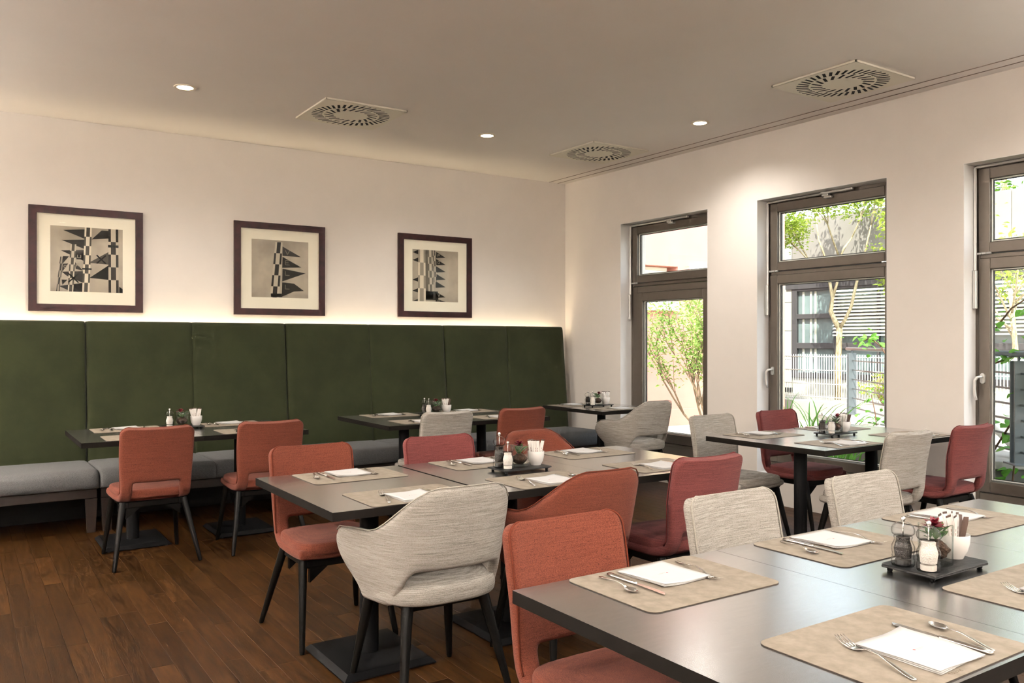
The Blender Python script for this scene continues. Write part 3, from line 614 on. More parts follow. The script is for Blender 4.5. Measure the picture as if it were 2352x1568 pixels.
def arm_chair():
    t = thing('arm_chair', '', 'armchair', (0, 0, 0), 0, 'upholstered tub armchairs')
    # plan of the barrel: arm front - back - arm front
    half = [(0.0, -0.235), (0.07, -0.232), (0.14, -0.218), (0.195, -0.185), (0.235, -0.13), (0.262, -0.06), (0.275, 0.02), (0.275, 0.10), (0.262, 0.17), (0.252, 0.20)]
    half = resample(half, 18); n = len(half)
    def sm(a, c, x): k = max(0, min(1, (x - a) / (c - a))); return k * k * (3 - 2 * k)
    cols = []
    for k in range(-(n - 1), n):
        s = abs(k) / (n - 1); px, py = half[abs(k)]; px = math.copysign(px, k) if k else 0.0
        zt = 0.850 - 0.178 * sm(0.17, 0.60, s) - 0.016 * sm(0.70, 0.95, s) - 0.085 * max(0, (s - 0.87) / 0.13) ** 2
        zb = 0.532 - 0.150 * sm(0.30, 0.46, s) + 0.035 * max(0, (s - 0.86) / 0.14) ** 2
        col = []
        for i in range(9):
            f = i / 8; z = zb + (zt - zb) * f
            lean = -0.075 * (z - 0.45) / 0.4 * (1 - sm(0.25, 0.8, s)); flare = 1 + 0.10 * (z - 0.45) / 0.25 * sm(0.45, 0.9, s)
            shrink = 1 - 0.10 * (1 - sm(0.40, 0.56, z)) * sm(0.3, 0.6, s)
            bul = 0.045 * sm(0.82, 1.0, s) * (1 - ((z - 0.57) / 0.14) ** 2) - 0.085 * (1 - sm(0.40, 0.56, z)) * sm(0.66, 1.0, s)
            wide = 1.08 - 0.15 * (1 - min(1, max(0, (z - 0.40) / 0.44))) * (1 - 0.45 * sm(0.5, 0.9, s))
            col.append((px * flare * shrink * wide, py + lean + bul, z))
        cols.append(col)
    vs = [p for c in cols for p in c]; fs = []
    for i in range(len(cols) - 1):
        for j in range(8): fs.append((i * 9 + j, i * 9 + j + 1, (i + 1) * 9 + j + 1, (i + 1) * 9 + j))
    q = MB(); q.add(vs, fs); o = q.build('backrest', 'grey_weave', t, True); bake(o, 0.040, 1)
    rim = []
    for i, c in enumerate(cols):
        a, e = Vector(cols[max(i - 1, 0)][-1]), Vector(cols[min(i + 1, len(cols) - 1)][-1]); d = (e - a); d.z = 0; d.normalize(); nn = Vector((d.y, -d.x, 0))
        rim.append(tuple(Vector(c[-1]) + nn * 0.0125 + Vector((0, 0, -0.001))))
    q = MB(); q.tube(rim[1:-1], 0.0028, 6); q.build('piping', 'grey_piping', o, True)
    o = pillow(0.50, 0.50, 0.078, 0.392, ex=3.0, crown=0.020, y0=0.015, ez=2.0).build('seat', 'grey_weave', t, True); bake(o, 0, 1)
    q = MB(); q.cbox(-0.17, 0.17, -0.15, 0.17, 0.362, 0.394, 0.006); q.build('under_frame', 'black_wood', t)
    for sx in (-1, 1):
        leg(t, (sx * 0.165, -0.145, 0.392), (sx * 0.235, -0.245, 0.0), 0.024, 0.0125); leg(t, (sx * 0.175, 0.155, 0.392), (sx * 0.228, 0.235, 0.0), 0.024, 0.0125)
    return t
sc0 = side_chair(); ac0 = arm_chair()
def variants(root, base, cols):
    out = {}
    for col in cols:
        d = {}
        for ch in root.children_recursive:
            if ch.type != 'MESH': continue
            mn = ch.data.materials[0].name
            if mn.startswith(base[0]) or mn == base[1]:
                d[ch.data.name] = recolour(ch.data, col[1] if mn == base[1] else col[0], ch.data.name + '_' + col[0])
        out[col[0]] = d
    return out
SCV = variants(sc0, ('terracotta', 'terracotta_piping'), (('rose', 'rose_piping'), ('grey_weave', 'grey_piping')))
ACV = variants(ac0, ('grey_weave', 'grey_piping'), (('terracotta', 'terracotta_piping'),))
used = set()
def place(kind, col, x, y, rz, label):
    root = sc0 if kind == 's' else ac0; own = 'terracotta' if kind == 's' else 'grey_weave'
    if root.name not in used and col == own:
        used.add(root.name); root.location = (x, y, 0); root.rotation_euler = (0, 0, rz); root['label'] = label; return root
    sw = None if col == own else (SCV if kind == 's' else ACV)[col]
    return dup(root, (x, y, 0), rz, label, None, sw)
T, R_, G = 'terracotta', 'rose', 'grey_weave'
place('s', T, 1.035, 5.755, 0.02, 'terracotta side chair with its back turned at the leftmost banquette table, outer one')
place('s', T, 1.745, 5.745, -0.02, 'terracotta side chair at the leftmost banquette table, nearer the third picture')
place('s', T, 1.502, 3.855, PI, 'terracotta side chair facing the viewer across the middle table')
place('s', R_, 2.235, 3.86, PI, 'rose side chair facing the viewer across the middle table')
place('a', T, 2.885, 3.86, PI, 'terracotta armchair facing the viewer across the middle table')
place('a', G, 1.578, 2.985, 0.0, 'light grey tub armchair with its back to the viewer at the middle table')
place('a', T, 2.255, 2.985, 0.0, 'terracotta armchair with its back to the viewer at the middle table')
place('s', R_, 2.885, 2.96, 0.0, 'rose side chair with its back to the viewer at the middle table')
place('s', G, 3.065, 5.735, 0.0, 'light grey side chair at the banquette table below the third picture')
place('s', T, 3.745, 5.735, 0.0, 'terracotta side chair at the banquette table below the third picture')
place('a', G, 5.262, 5.86, 0.0, 'light grey tub armchair beside the first window at the corner table')
place('s', G, 4.500, 3.96, PI, 'grey side chair at the window table, standing before the pier')
place('s', R_, 5.212, 3.97, PI, 'rose side chair in front of the second window, facing the viewer')
place('s', G, 4.625, 3.035, 0.0, 'light grey side chair with its back turned at the window table')
place('s', R_, 5.335, 3.04, 0.0, 'rose side chair beside the third window with its back turned')
place('s', T, 1.515, 1.755, PI, 'terracotta side chair at the front table')
place('s', G, 2.235, 1.755, PI, 'light grey side chair in the middle of the front table')
place('s', G, 2.985, 1.755, PI, 'light grey side chair at the front table, nearest the windows')

# ------------------------------------------------------------------ tables
def table(x0, x1, y0, y1, label):
    t = thing('pedestal_table', label, 'table', ((x0 + x1) / 2, (y0 + y1) / 2, 0), 0, 'dark pedestal dining tables')
    w, d = (x1 - x0) / 2 - 0.0003, (y1 - y0) / 2
    q = MB(); c = 0.0005
    q.add([(-w, -d, .717), (w, -d, .717), (w, d, .717), (-w, d, .717), (-w, -d, .75 - c), (w, -d, .75 - c), (w, d, .75 - c), (-w, d, .75 - c)], [(3, 2, 1, 0), (0, 1, 5, 4), (1, 2, 6, 5), (2, 3, 7, 6), (3, 0, 4, 7)], 'tableedge')
    q.add([(-w, -d, .75 - c), (w, -d, .75 - c), (w, d, .75 - c), (-w, d, .75 - c), (-w + c, -d + c, .75), (w - c, -d + c, .75), (w - c, d - c, .75), (-w + c, d - c, .75)], [(4, 5, 6, 7)], 'tabletop'); k_ = len(q.v) - 8
    for f_ in ((0, 1, 5, 4), (1, 2, 6, 5), (2, 3, 7, 6), (3, 0, 4, 7)): q.f.append(tuple(k_ + j for j in f_)); q.m.append(0)
    q.build('tabletop', None, t)
    q = MB(); q.lathe([(0.041, 0.030), (0.041, 0.700)], 28); q.build('column', 'black_steel', t, True, ang=40)
    q = MB(); q.cbox(-0.16, 0.16, -0.22, 0.22, 0.700, 0.7165, 0.003); q.build('mounting_plate', 'black_steel', t)
    q = MB(); a, e = 0.208, 0.232
    rg = lambda ax, ey, z: [(-ax, -ey, z), (ax, -ey, z), (ax, ey, z), (-ax, ey, z)]
    q.loft([rg(a, e, 0.005), rg(a, e, 0.010), rg(a - 0.022, e - 0.022, 0.030)]); bp_ = q.build('base_plate', 'black_steel', t)
    for sx in (-1, 1):
        for sy in (-1, 1): q = MB(); q.lathe([(0.014, 0.0), (0.014, 0.005)], 12, (sx * (a - 0.03), sy * (e - 0.03), 0)); q.build('glide', 'silver', bp_)
    return t
FX = [1.176, 1.914, 2.657, 3.42]; MX = [1.156, 1.874, 2.610, 3.335]; LX = [0.650, 1.386, 2.105]; KX = [2.685, 3.425, 4.165]; WX = [4.172, 4.935, 5.705]; CX = [4.845, 5.585]
TY = dict(F=(0.835, 1.771), M=(2.935, 3.885), L=(5.80, 6.705), K=(5.70, 6.705), W=(3.03, 3.95), C=(5.84, 6.75))
for i, lb in enumerate(('front dark table section at the free left end', 'front dark table section in the middle, under the condiment tray', 'front dark table section nearest the windows')): table(FX[i], FX[i + 1], *TY['F'], lb)
for i, lb in enumerate(('middle-row dark table section behind the grey tub armchair', 'middle-row dark table section in the centre, carrying a condiment tray', 'middle-row dark table section nearest the windows')): table(MX[i] + (0.006 if i == 1 else 0), MX[i + 1] - (0.007 if i == 0 else 0), *TY['M'], lb)
for i, lb in enumerate(('banquette table at far left, open-ended half', 'banquette table at far left, half with the sugar bowl')): table(LX[i], LX[i + 1], *TY['L'], lb)
for i, lb in enumerate(('banquette table below the third picture, outer half', 'banquette table below the third picture, half nearer the corner')): table(KX[i], KX[i + 1], *TY['K'], lb)
for i, lb in enumerate(('window table half in front of the second window', 'window table half touching the window wall')): table(WX[i], WX[i + 1], *TY['W'], lb)
table(CX[0], CX[1], *TY['C'], 'small dark table in the room corner beside the first window')

# ------------------------------------------------------------------ table settings
ZTOP = 0.7503
def mk_placemat():
    t = thing('placemat', '', 'placemat', (0, 0, 0), 0, 'beige placemats'); w, d, r = 0.2305, 0.1675, 0.028
    def ol(e, z):
        p = []
        for (cx, cy, a0) in ((w - r, d - r, 0), (-w + r, d - r, PI / 2), (-w + r, -d + r, PI), (w - r, -d + r, 1.5 * PI)):
            for k in range(7): a = a0 + PI / 2 * k / 6; p.append((cx + (r - e) * math.cos(a), cy + (r - e) * math.sin(a), z))
        return p
    q = MB(); q.loft([ol(0.0, 0.0), ol(0.0, 0.0018)], cap=False); q.build('backing', 'placemat_edge', t)
    q = MB(); q.loft([ol(0.0006, 0.0016), ol(0.0006, 0.0024)]); q.build('leather_top', 'placemat', t)
    return t
def mk_napkin():
    t = thing('napkin', '', 'napkin', (0, 0, 0), 0, 'folded white napkins')
    for k in range(3):
        q = MB(); n = 10; vs = []; fs = []; w = 0.0825 - 0.0012 * (2 - k); d = 0.089 - 0.0010 * (2 - k)
        for i in range(n + 1):
            for j in range(n + 1):
                u, v = -1 + 2 * i / n, -1 + 2 * j / n
                lift = 0.0065 * max(0, (u * 0.7 + 0.35 * v - 0.35)) ** 1.5 * (1 + 0.5 * k) + 0.0015 * math.sin(3 * v + k) * max(0, u) + 0.0012 * k * max(0, -u)
                vs.append((u * w + 0.0022 * math.sin(2.2 * v + k), v * d + 0.002 * math.sin(2.6 * u + 1 + k), 0.0012 + 0.0021 * k + lift))
        for i in range(n):
            for j in range(n): a = i * (n + 1) + j; fs.append((a, a + n + 1, a + n + 2, a + 1))
        q.add(vs, fs); o = q.build('fold', 'napkin', t, True); bake(o, 0.0016, 0)
    q = MB()
    q.lathe([(0.0001, 0), (0.0030, 0.0), (0.0030, 0.0002), (0.0001, 0.0002)], 12, (-0.014, 0.002, 0.0066), 'logo_red')
    for k, (x, l) in enumerate([(-0.008, .0035), (-0.003, .003), (0.0015, .004), (0.007, .003), (0.0115, .004), (0.017, .003)]): q.box(x, x + l, 0.0010, 0.0030, 0.0066, 0.0068, 'logo_grey')
    q.box(-0.008, 0.012, -0.0022, -0.0014, 0.0066, 0.0068, 'logo_grey')
    q.build('logo', None, o); return t
def sect(y, rx, rz, z, x=0.0, n=8): return [(x + rx * math.cos(2 * PI * k / n), y, z + rz * math.sin(2 * PI * k / n)) for k in range(n)]
def mk_fork():
    t = thing('fork', '', 'fork', (0, 0, 0), 0, 'steel forks'); L = 0.200
    q = MB(); q.loft([sect(-.100, .002, .0008, .0020), sect(-.097, .0052, .0012, .0022), sect(-.080, .0056, .0014, .0028), sect(-.045, .0040, .0016, .0075), sect(-.010, .0026, .0017, .0125), sect(.022, .0025, .0016, .0105), sect(.036, .0050, .0012, .0055), sect(.046, .0105, .0009, .0028), sect(.056, .0120, .0008, .0020), sect(.062, .0118, .0008, .0020)])
    q.build('handle', 'steel', t, True)
    for k in range(4):
        x = -0.0093 + 0.0062 * k; q = MB(); q.loft([sect(.060, .0021, .0008, .0020, x, 6), sect(.078, .0017, .0008, .0038, x, 6), sect(.094, .0013, .0008, .0088, x * 0.96, 6), sect(.101, .0006, .0006, .0120, x * 0.95, 6)]); q.build('tine', 'steel', t, True)
    return t
def mk_spoon():
    t = thing('teaspoon', '', 'spoon', (0, 0, 0), 0, 'steel teaspoons')
    q = MB(); q.loft([sect(-.078, .002, .0007, .0020), sect(-.075, .0046, .0011, .0022), sect(-.060, .0046, .0013, .0028), sect(-.030, .0032, .0014, .0070), sect(-.002, .0022, .0015, .0098), sect(.020, .0022, .0014, .0085), sect(.032, .0034, .0010, .0058)]); q.build('handle', 'steel', t, True)
    q = MB(); rings = []
    for (y, w, z, dpt) in [(.030, .003, .0062, .0004), (.036, .0085, .0062, .0025), (.044, .0125, .0064, .0044), (.054, .0140, .0066, .0052), (.064, .0120, .0068, .0046), (.072, .0072, .0070, .0024), (.0755, .002, .0072, .0004)]:
        rings.append([(w * u, y, z - dpt * (1 - u * u)) for u in (-1, -.75, -.4, 0, .4, .75, 1)])
    q.loft(rings, cap=False, close=False); o = q.build('bowl', 'steel', t, True); bake(o, 0.0010, 1); return t
def mk_knife():
    t = thing('table_knife', '', 'knife', (0, 0, 0), 0, 'steel table knives')
    q = MB(); q.loft([sect(-.112, .0030, .0025, .0045), sect(-.109, .0072, .0040, .0045), sect(-.090, .0078, .0042, .0045), sect(-.040, .0068, .0042, .0045), sect(-.006, .0056, .0040, .0045), sect(.000, .0045, .0032, .0045)]); q.build('handle', 'steel', t, True)
    q = MB(); q.loft([[(-.0048, -.002, .0038), (.0045, -.002, .0042), (.0045, -.002, .0050), (-.0048, -.002, .0046)], [(-.0085, .012, .0036), (.0052, .012, .0042), (.0052, .012, .0050), (-.0085, .012, .0038)], [(-.0095, .070, .0034), (.0056, .070, .0040), (.0056, .070, .0048), (-.0095, .070, .0036)], [(-.0060, .098, .0034), (.0056, .098, .0038), (.0056, .098, .0045), (-.0060, .098, .0036)], [(.0030, .108, .0036), (.0050, .108, .0037), (.0050, .108, .0040), (.0030, .108, .0038)]]); q.build('blade', 'steel', t); return t
PROTO = dict(placemat=mk_placemat(), napkin=mk_napkin(), fork=mk_fork(), spoon=mk_spoon(), knife=mk_knife())
first = set()
def put(kind, loc, rz, label):
    p = PROTO[kind]
    if kind not in first:
        first.add(kind); p.location = loc; p.rotation_euler = (0, 0, rz); p['label'] = label; return p
    return dup(p, loc, rz, label)
def setting(x0, y0, side, where, jit=0.0):
    """one place setting; x0,y0 = lower corner of the mat; side 'far' when the diner sits at +y"""
    cx, cy = x0 + 0.2305, y0 + 0.1675; rz = PI if side == 'far' else 0.0; rr = random.Random(int(x0 * 977 + y0 * 131))
    j = lambda a: rr.uniform(-a, a)
    put('placemat', (cx, cy, ZTOP), rz + j(0.006), 'beige leather placemat ' + where)
    c, s_ = math.cos(rz), math.sin(rz); W_ = lambda a, b_: (cx + a * c - b_ * s_, cy + a * s_ + b_ * c)
    z = ZTOP + 0.0027
    p = W_(-0.005 + j(.006), -0.050 + j(.006)); put('napkin', (p[0], p[1], z), rz + j(0.04), 'folded white napkin ' + where)
    p = W_(-0.112 + j(.006), -0.025 + j(.008)); put('fork', (p[0], p[1], z), rz - 0.25 + j(0.10), 'steel fork ' + where).scale = (1.15, 1.10, 1.05)
    p = W_(0.106 + j(.004), -0.028 + j(.008)); put('knife', (p[0], p[1], z), rz + j(0.04), 'steel table knife ' + where).scale = (1.2, 1.0, 1.0)
    p = W_(0.150 + j(.004), -0.048 + j(.008)); put('spoon', (p[0], p[1], z), rz - 0.20 + j(0.10), 'steel teaspoon ' + where).scale = (1.15, 1.12, 1.05)
MW = 0.335
setting(1.340, TY['F'][1] - MW - .003, 'far', 'in front of the terracotta chair at the front table')
setting(2.055, TY['F'][1] - MW - .008, 'far', 'in front of the middle chair at the front table')
setting(2.735, TY['F'][1] - MW - .004, 'far', 'in front of the front table chair nearest the windows')
setting(1.392, 0.846, 'near', 'at the near edge of the front table, with printed script')
setting(2.083, 0.846, 'near', 'at the near edge of the front table, cropped by the frame')
setting(1.316, TY['M'][1] - MW - .012, 'far', 'in front of the terracotta side chair across the middle table')
setting(2.040, TY['M'][1] - MW - .005, 'far', 'in front of the rose chair across the middle table')
setting(2.737, TY['M'][1] - MW - .004, 'far', 'in front of the terracotta armchair across the middle table')
setting(1.321, 2.938, 'near', 'in front of the grey tub armchair at the middle table')
setting(2.010, 2.938, 'near', 'in front of the near terracotta armchair at the middle table')
setting(2.740, 2.985, 'near', 'in front of the near rose chair at the middle table')
setting(0.797, TY['L'][1] - MW - .003, 'far', 'on the bench side of the leftmost table, at its open end')
setting(1.520, TY['L'][1] - MW - .003, 'far', 'on the bench side of the leftmost table, behind the sugar bowl')
setting(0.796, 5.810, 'near', 'before the outer terracotta chair at the leftmost table')
setting(1.522, 5.810, 'near', 'before the inner terracotta chair at the leftmost table')
setting(2.867, TY['K'][1] - MW - .003, 'far', 'on the bench side below the third picture, at the open end')
setting(3.630, TY['K'][1] - MW - .003, 'far', 'on the bench side below the third picture, nearer the corner')
setting(2.846, 5.755, 'near', 'in front of the grey chair below the third picture')
setting(3.560, 5.755, 'near', 'in front of the terracotta chair below the third picture')
setting(4.868, TY['C'][1] - MW - .020, 'far', 'on the bench side of the corner table')
setting(4.955, 5.855, 'near', 'in front of the grey armchair at the corner table')
setting(4.312, TY['W'][1] - MW - .004, 'far', 'in front of the far grey chair at the window table')
setting(5.055, TY['W'][1] - MW - .004, 'far', 'in front of the rose chair before the second window')
setting(4.330, 3.045, 'near', 'in front of the near grey chair at the window table')
setting(5.120, 3.060, 'near', 'in front of the rose chair beside the third window')

# ------------------------------------------------------------------ condiment trays
def mk_tray():
    t = thing('condiment_tray', '', 'tray', (0, 0, 0), 0, 'black slate trays'); q = MB()
    n = 26; rings = []
    for z, e in ((0.0125, 0.0015), (0.0150, 0.0), (0.0185, 0.0005), (0.0195, 0.003)):
        r = []
        for k in range(n):
            f = k / n * 4; sd = int(f); u = f - sd; jag = 0.0010 * (k % 2)
            a, c = 0.1425 - e, 0.0825 - e
            p = [(-a + 2 * a * u, -c + jag), (a - jag, -c + 2 * c * u), (a - 2 * a * u, c - jag), (-a + jag, c - 2 * c * u)][sd]; r.append((p[0], p[1], z))
        rings.append(r)
    q.loft(rings); q.build('slate', 'slate', t)
    for sx in (-1, 1):
        for sy in (-1, 1): q = MB(); q.lathe([(0.006, 0.0), (0.0075, 0.002), (0.0075, 0.0125)], 10, (sx * 0.118, sy * 0.06, 0)); q.build('foot', 'black_steel', t)
    return t
def mk_mill(content, k=1.0):
    nm = 'pepper_mill' if content == 'pepper' else 'salt_mill'
    t = thing(nm, '', 'mill', (0, 0, 0), 0, 'clear pepper mills' if content == 'pepper' else 'clear salt mills')
    pf = [(.001, 0), (.0285, 0), (.0300, .003), (.0300, .018), (.0275, .0215), (.0290, .026), (.0270, .030), (.0290, .037), (.0302, .046), (.0290, .054), (.0240, .064), (.0222, .070), (.0240, .076), (.0232, .0805), (.001, .0810)]
    q = MB(); q.lathe([(r, z * k) for r, z in pf], 28); q.build('body', 'acrylic', t, True, ang=60)
    q = MB(); q.lathe([(.001, .0822 * k), (.0240, .0822 * k), (.0285, .0855 * k), (.0305, .092 * k), (.0300, .099 * k), (.0260, .108 * k), (.0180, .1145 * k), (.0080, .1175 * k), (.001, .1178 * k)], 28); q.build('head', 'acrylic', t, True, ang=60)
    q = MB(); q.lathe([(.001, .020 * k), (.0205, .0205 * k), (.0215, .032 * k), (.0235, .045 * k), (.0205, .058 * k), (.0172, .068 * k), (.0178, .076 * k), (.001, .0765 * k)], 20); q.build('filling', content, t, True, ang=60)
    q = MB(); q.lathe([(.001, .0015), (.020, .0015), (.020, .015 * k), (.001, .0155 * k)], 20); q.build('grinder', 'grinder_dark' if content == 'pepper' else 'grinder_light', t, True, ang=60)
    q = MB(); q.tube([(0, 0, .0768 * k), (0, 0, .120 * k)], 0.0018, 8); q.build('spindle', 'steel', t, True)
    q = MB(); q.lathe([(.003, .1180 * k), (.0045, .1190 * k), (.0035, .1205 * k), (.0060, .1225 * k), (.0072, .1260 * k), (.0062, .1300 * k), (.0030, .1322 * k), (.0002, .1325 * k)], 16); q.build('knob', 'steel', [c for c in t.children if c.name.startswith('head')][0], True)
    return t
def mk_planter():
    t = thing('glass_planter', '', 'glass vase', (0, 0, 0), 0, 'glass planters on the trays')
    q = MB(); q.lathe([(.001, 0), (.0425, 0), (.0440, .002), (.0450, .105), (.0445, .106), (.0430, .105), (.0418, .014), (.001, .0125)], 36); q.build('tumbler', 'glass', t, True, ang=50)
    return t
def leaf_mesh(L, w, fold=0.25, curl=0.2):
    q = MB(); rows = [(0, .08), (.2, .7), (.45, 1.0), (.7, .78), (.88, .4), (1.0, .02)]
    vs = []; fs = []
    for f, k in rows:
        for u in (-1, 0, 1): vs.append((u * w / 2 * k, f * L, abs(u) * fold * w * k * 0.5 - curl * L * f * f))
    for i in range(len(rows) - 1):
        for j in range(2): a = i * 3 + j; fs.append((a, a + 1, a + 4, a + 3))
    q.add(vs, fs); return q
def mk_plant(seed):
    rr = random.Random(seed); t = thing('flowering_plant', '', 'plant', (0, 0, 0), 0, 'small red flowers in glass planters')
    q = MB(); rings = []
    for i in range(9):
        z = i / 8; r = 0.036 * math.sin(PI * (0.16 + 0.70 * z)) ; rings.append([((r + rr.uniform(-.004, .004)) * math.cos(2 * PI * k / 14), (r + rr.uniform(-.004, .004)) * math.sin(2 * PI * k / 14), 0.0145 + 0.048 * z) for k in range(14)])
    q.loft(rings); q.build('root_ball', 'soil', t, True)
    lm = leaf_mesh(0.040, 0.024); 
    me = None
    for k in range(15):
        if me is None: o = lm.build('leaf', 'succulent', t, True); me = o.data
        else: o = bpy.data.objects.new('leaf', me); C.objects.link(o); o.parent = t
        a = k * 2.4; r = 0.008 + 0.010 * rr.random(); o.location = (r * math.cos(a), r * math.sin(a), 0.060 + 0.034 * (k / 15)); o.rotation_euler = (rr.uniform(0.5, 1.1), rr.uniform(-.3, .3), a - PI / 2); o.scale = (.85,) * 3
    fl = MB(); pet = leaf_mesh(0.026, 0.014, 0.2, 0.15); fm = None
    for k in range(22):
        if fm is None: o = pet.build('petal', 'petal', t, True); fm = o.data
        else: o = bpy.data.objects.new('petal', fm); C.objects.link(o); o.parent = t
        lay = k // 8; a = k * 2 * PI / 8 + lay * 0.4; o.location = (0.010 + 0.002 * math.cos(a), 0.004 + 0.002 * math.sin(a), 0.098 + 0.005 * lay); o.rotation_euler = (0.35 + 0.35 * lay + rr.uniform(-.1, .1), rr.uniform(-.2, .2), a - PI / 2); o.scale = (1.25 - 0.18 * lay,) * 3
    q = MB(); q.tube([(0, 0, 0.055), (0.004, 0.002, 0.075), (0.010, 0.004, 0.102)], 0.002, 6); q.build('stem', 'succulent', t, True)
    return t
def mk_bowl():
    q = MB(); q.lathe([(.001, .002), (.021, .002), (.022, 0), (.0245, .0), (.027, .006), (.0355, .022), (.0405, .042), (.0418, .066), (.0412, .0675), (.0398, .066), (.0385, .042), (.033, .022), (.022, .009), (.001, .0075)], 32)
    return tag(q.build('sugar_bowl', 'porcelain', None, True, ang=60), '', 'bowl', 'white sugar bowls')
def mk_sachet(dark):
    t = thing('sugar_sachet', '', 'sugar sachet', (0, 0, 0), 0, 'sugar sachets standing in the bowls')
    q = MB(); w = 0.0085; q.loft([[(-w, -.0003, 0), (w, -.0003, 0), (w, .0003, 0), (-w, .0003, 0)], [(-w * .95, -.0030, .012), (w * .95, -.0030, .012), (w * .95, .0030, .012), (-w * .95, .0030, .012)], [(-w * .95, -.0030, .070), (w * .95, -.0030, .070), (w * .95, .0030, .070), (-w * .95, .0030, .070)], [(-w, -.0003, .082), (w, -.0003, .082), (w, .0003, .082), (-w, .0003, .082)]]); q.build('paper', 'sachet_dark' if dark else 'sachet', t, True, ang=30)
    if not dark:
        q = MB(); 
        for k in range(4): q.box(-.0012, .0012, -.0034, -.0031, .024 + .009 * k, .030 + .009 * k)
        q.build('print', 'sachet_text', t)
        q = MB(); q.box(-w, w, -.0006, .0006, .0825, .087); q.build('tear_strip', 'sachet_dark', t)
    return t
PT = dict(tray=mk_tray(), pepper=mk_mill('pepper'), salt=mk_mill('salt'), planter=mk_planter(), plant=mk_plant(5), bowl=mk_bowl(), sachet=mk_sachet(False), dark=mk_sachet(True))
PT['tall'] = mk_mill('pepper', 1.28)
fst = set()
def put2(kind, loc, rz, label, tilt=None):
    p = PT[kind]
    if kind not in fst: fst.add(kind); p.location = loc; p.rotation_euler = (0, 0, rz); p['label'] = label; o = p
    else: o = dup(p, loc, rz, label)
    if tilt: o.rotation_euler = (tilt[0], tilt[1], rz)
    return o
def tray(cx, cy, rz, where, seed, pep='pepper', items=None):
    c, s_ = math.cos(rz), math.sin(rz); Q = lambda a, b_, z: (cx + a * c - b_ * s_, cy + a * s_ + b_ * c, z); rr = random.Random(seed)
    put2('tray', (cx, cy, ZTOP), rz, 'black slate condiment tray ' + where)
    z = ZTOP + 0.0198
    if pep: put2(pep, Q(-0.098, 0.034, z), rr.random() * 6, 'clear pepper mill ' + where)
    put2('salt', Q(-0.094, -0.036, z), rr.random() * 6, 'clear salt mill ' + where)
    put2('planter', Q(-0.004, -0.004, z), rr.random() * 6, 'glass tumbler planter ' + where)
    put2('plant', Q(-0.004, -0.004, z), rr.random() * 6, 'red flower with green leaves in the glass ' + where)
    put2('bowl', Q(0.096, 0.0, z), rr.random() * 6, 'white porcelain sugar bowl ' + where)
    spots = [(-.022, .010), (-.012, -.006), (-.004, .012), (.006, -.008), (.014, .010), (.022, -.002), (-.020, -.012), (.012, -.018)]
    for k, (a, b_) in enumerate(spots):
        dark = k in (5, 7) if seed % 2 else k == 4
        put2('dark' if dark else 'sachet', Q(0.096 + a * 0.55, b_ * 0.55, z + 0.0118), rz + rr.uniform(-.35, .35), ('dark brown' if dark else 'white paper') + ' sugar sachet in the bowl ' + where, (rr.uniform(-.10, .10) - b_ * 9, a * 9 + rr.uniform(-.08, .08))).scale = (1, 1, 1.32)
tray(2.257, 1.287, 0.0, 'on the front table', 11)
tray(2.302, 3.400, 0.0, 'on the middle table', 12, 'tall')
tray(4.940, 3.505, 0.0, 'on the window table', 13)
tray(5.190, 6.315, 0.0, 'on the corner table', 14)
tray(3.410, 6.300, 0.0, 'on the table below the third picture', 15)
tray(1.370, 6.380, 0.0, 'on the leftmost banquette table', 16, None)
# imprint on the near placemat
q = MB(); x, y = 1.565, 0.857; zz = ZTOP + 0.0026
for (a, b_, c, d) in [(0, 0, .001, .013), (-.003, .008, .004, .008), (.006, .002, .006, .008), (.006, .002, .011, .002), (.011, .002, .011, .008), (.011, .008, .006, .008), (.015, .008, .015, .002), (.015, .002, .020, .002), (.020, .002, .020, .008), (.024, .008, .028, .005), (.028, .005, .023, .002), (.032, .005, .037, .005), (.037, .005, .036, .008), (.036, .008, .032, .005), (.032, .005, .034, .002), (.034, .002, .039, .002)]:
    p0, p1 = Vector((x + a, y + b_)), Vector((x + c, y + d)); n_ = (p1 - p0).normalized(); e = Vector((-n_.y, n_.x)) * 0.0006
    q.add([(p0.x + e.x, p0.y + e.y, zz), (p1.x + e.x, p1.y + e.y, zz), (p1.x - e.x, p1.y - e.y, zz), (p0.x - e.x, p0.y - e.y, zz)], [(0, 1, 2, 3)])
SCRIPT = q
near_mat = [o for o in C.objects if o.get('label') == 'beige leather placemat at the near edge of the front table, with printed script'][0]
bpy.context.view_layer.update()
mi = near_mat.matrix_world.inverted(); q.v = [tuple(mi @ Vector(v)) for v in q.v]; q.build('script_print', 'mat_print', near_mat)

# ------------------------------------------------------------------ outdoors: ground
b = MB(); b.box(XW + 0.35, 26, -10, 24, -0.25, -0.10); struct(b.build('ground', 'lawn_soil'), 'planted garden ground outside the windows', 'ground')
b = MB(); b.box(7.6, 12.4, 6.2, 10.0, -0.0995, 0.0); struct(b.build('pavement', 'paving'), 'pale paved path along the pink house', 'pavement')
b = MB(); b.box(12.9, 13.6, -6, 15, -0.0995, 0.30, 'concrete'); tag(b.build('planter_wall'), 'low pale concrete wall under the white bar fence', 'wall')
b = MB(); b.box(13.6, 26, -10, 24, -0.0995, 0.20); struct(b.build('courtyard_path', 'paving'), 'pale courtyard paving behind the white fence', 'pavement')
b = MB(); b.box(9.2, 12.9, -6, 6.1, -0.0995, 0.05); struct(b.build('terrace_path', 'paving'), 'pale terrace paving beyond the grey railing', 'pavement')
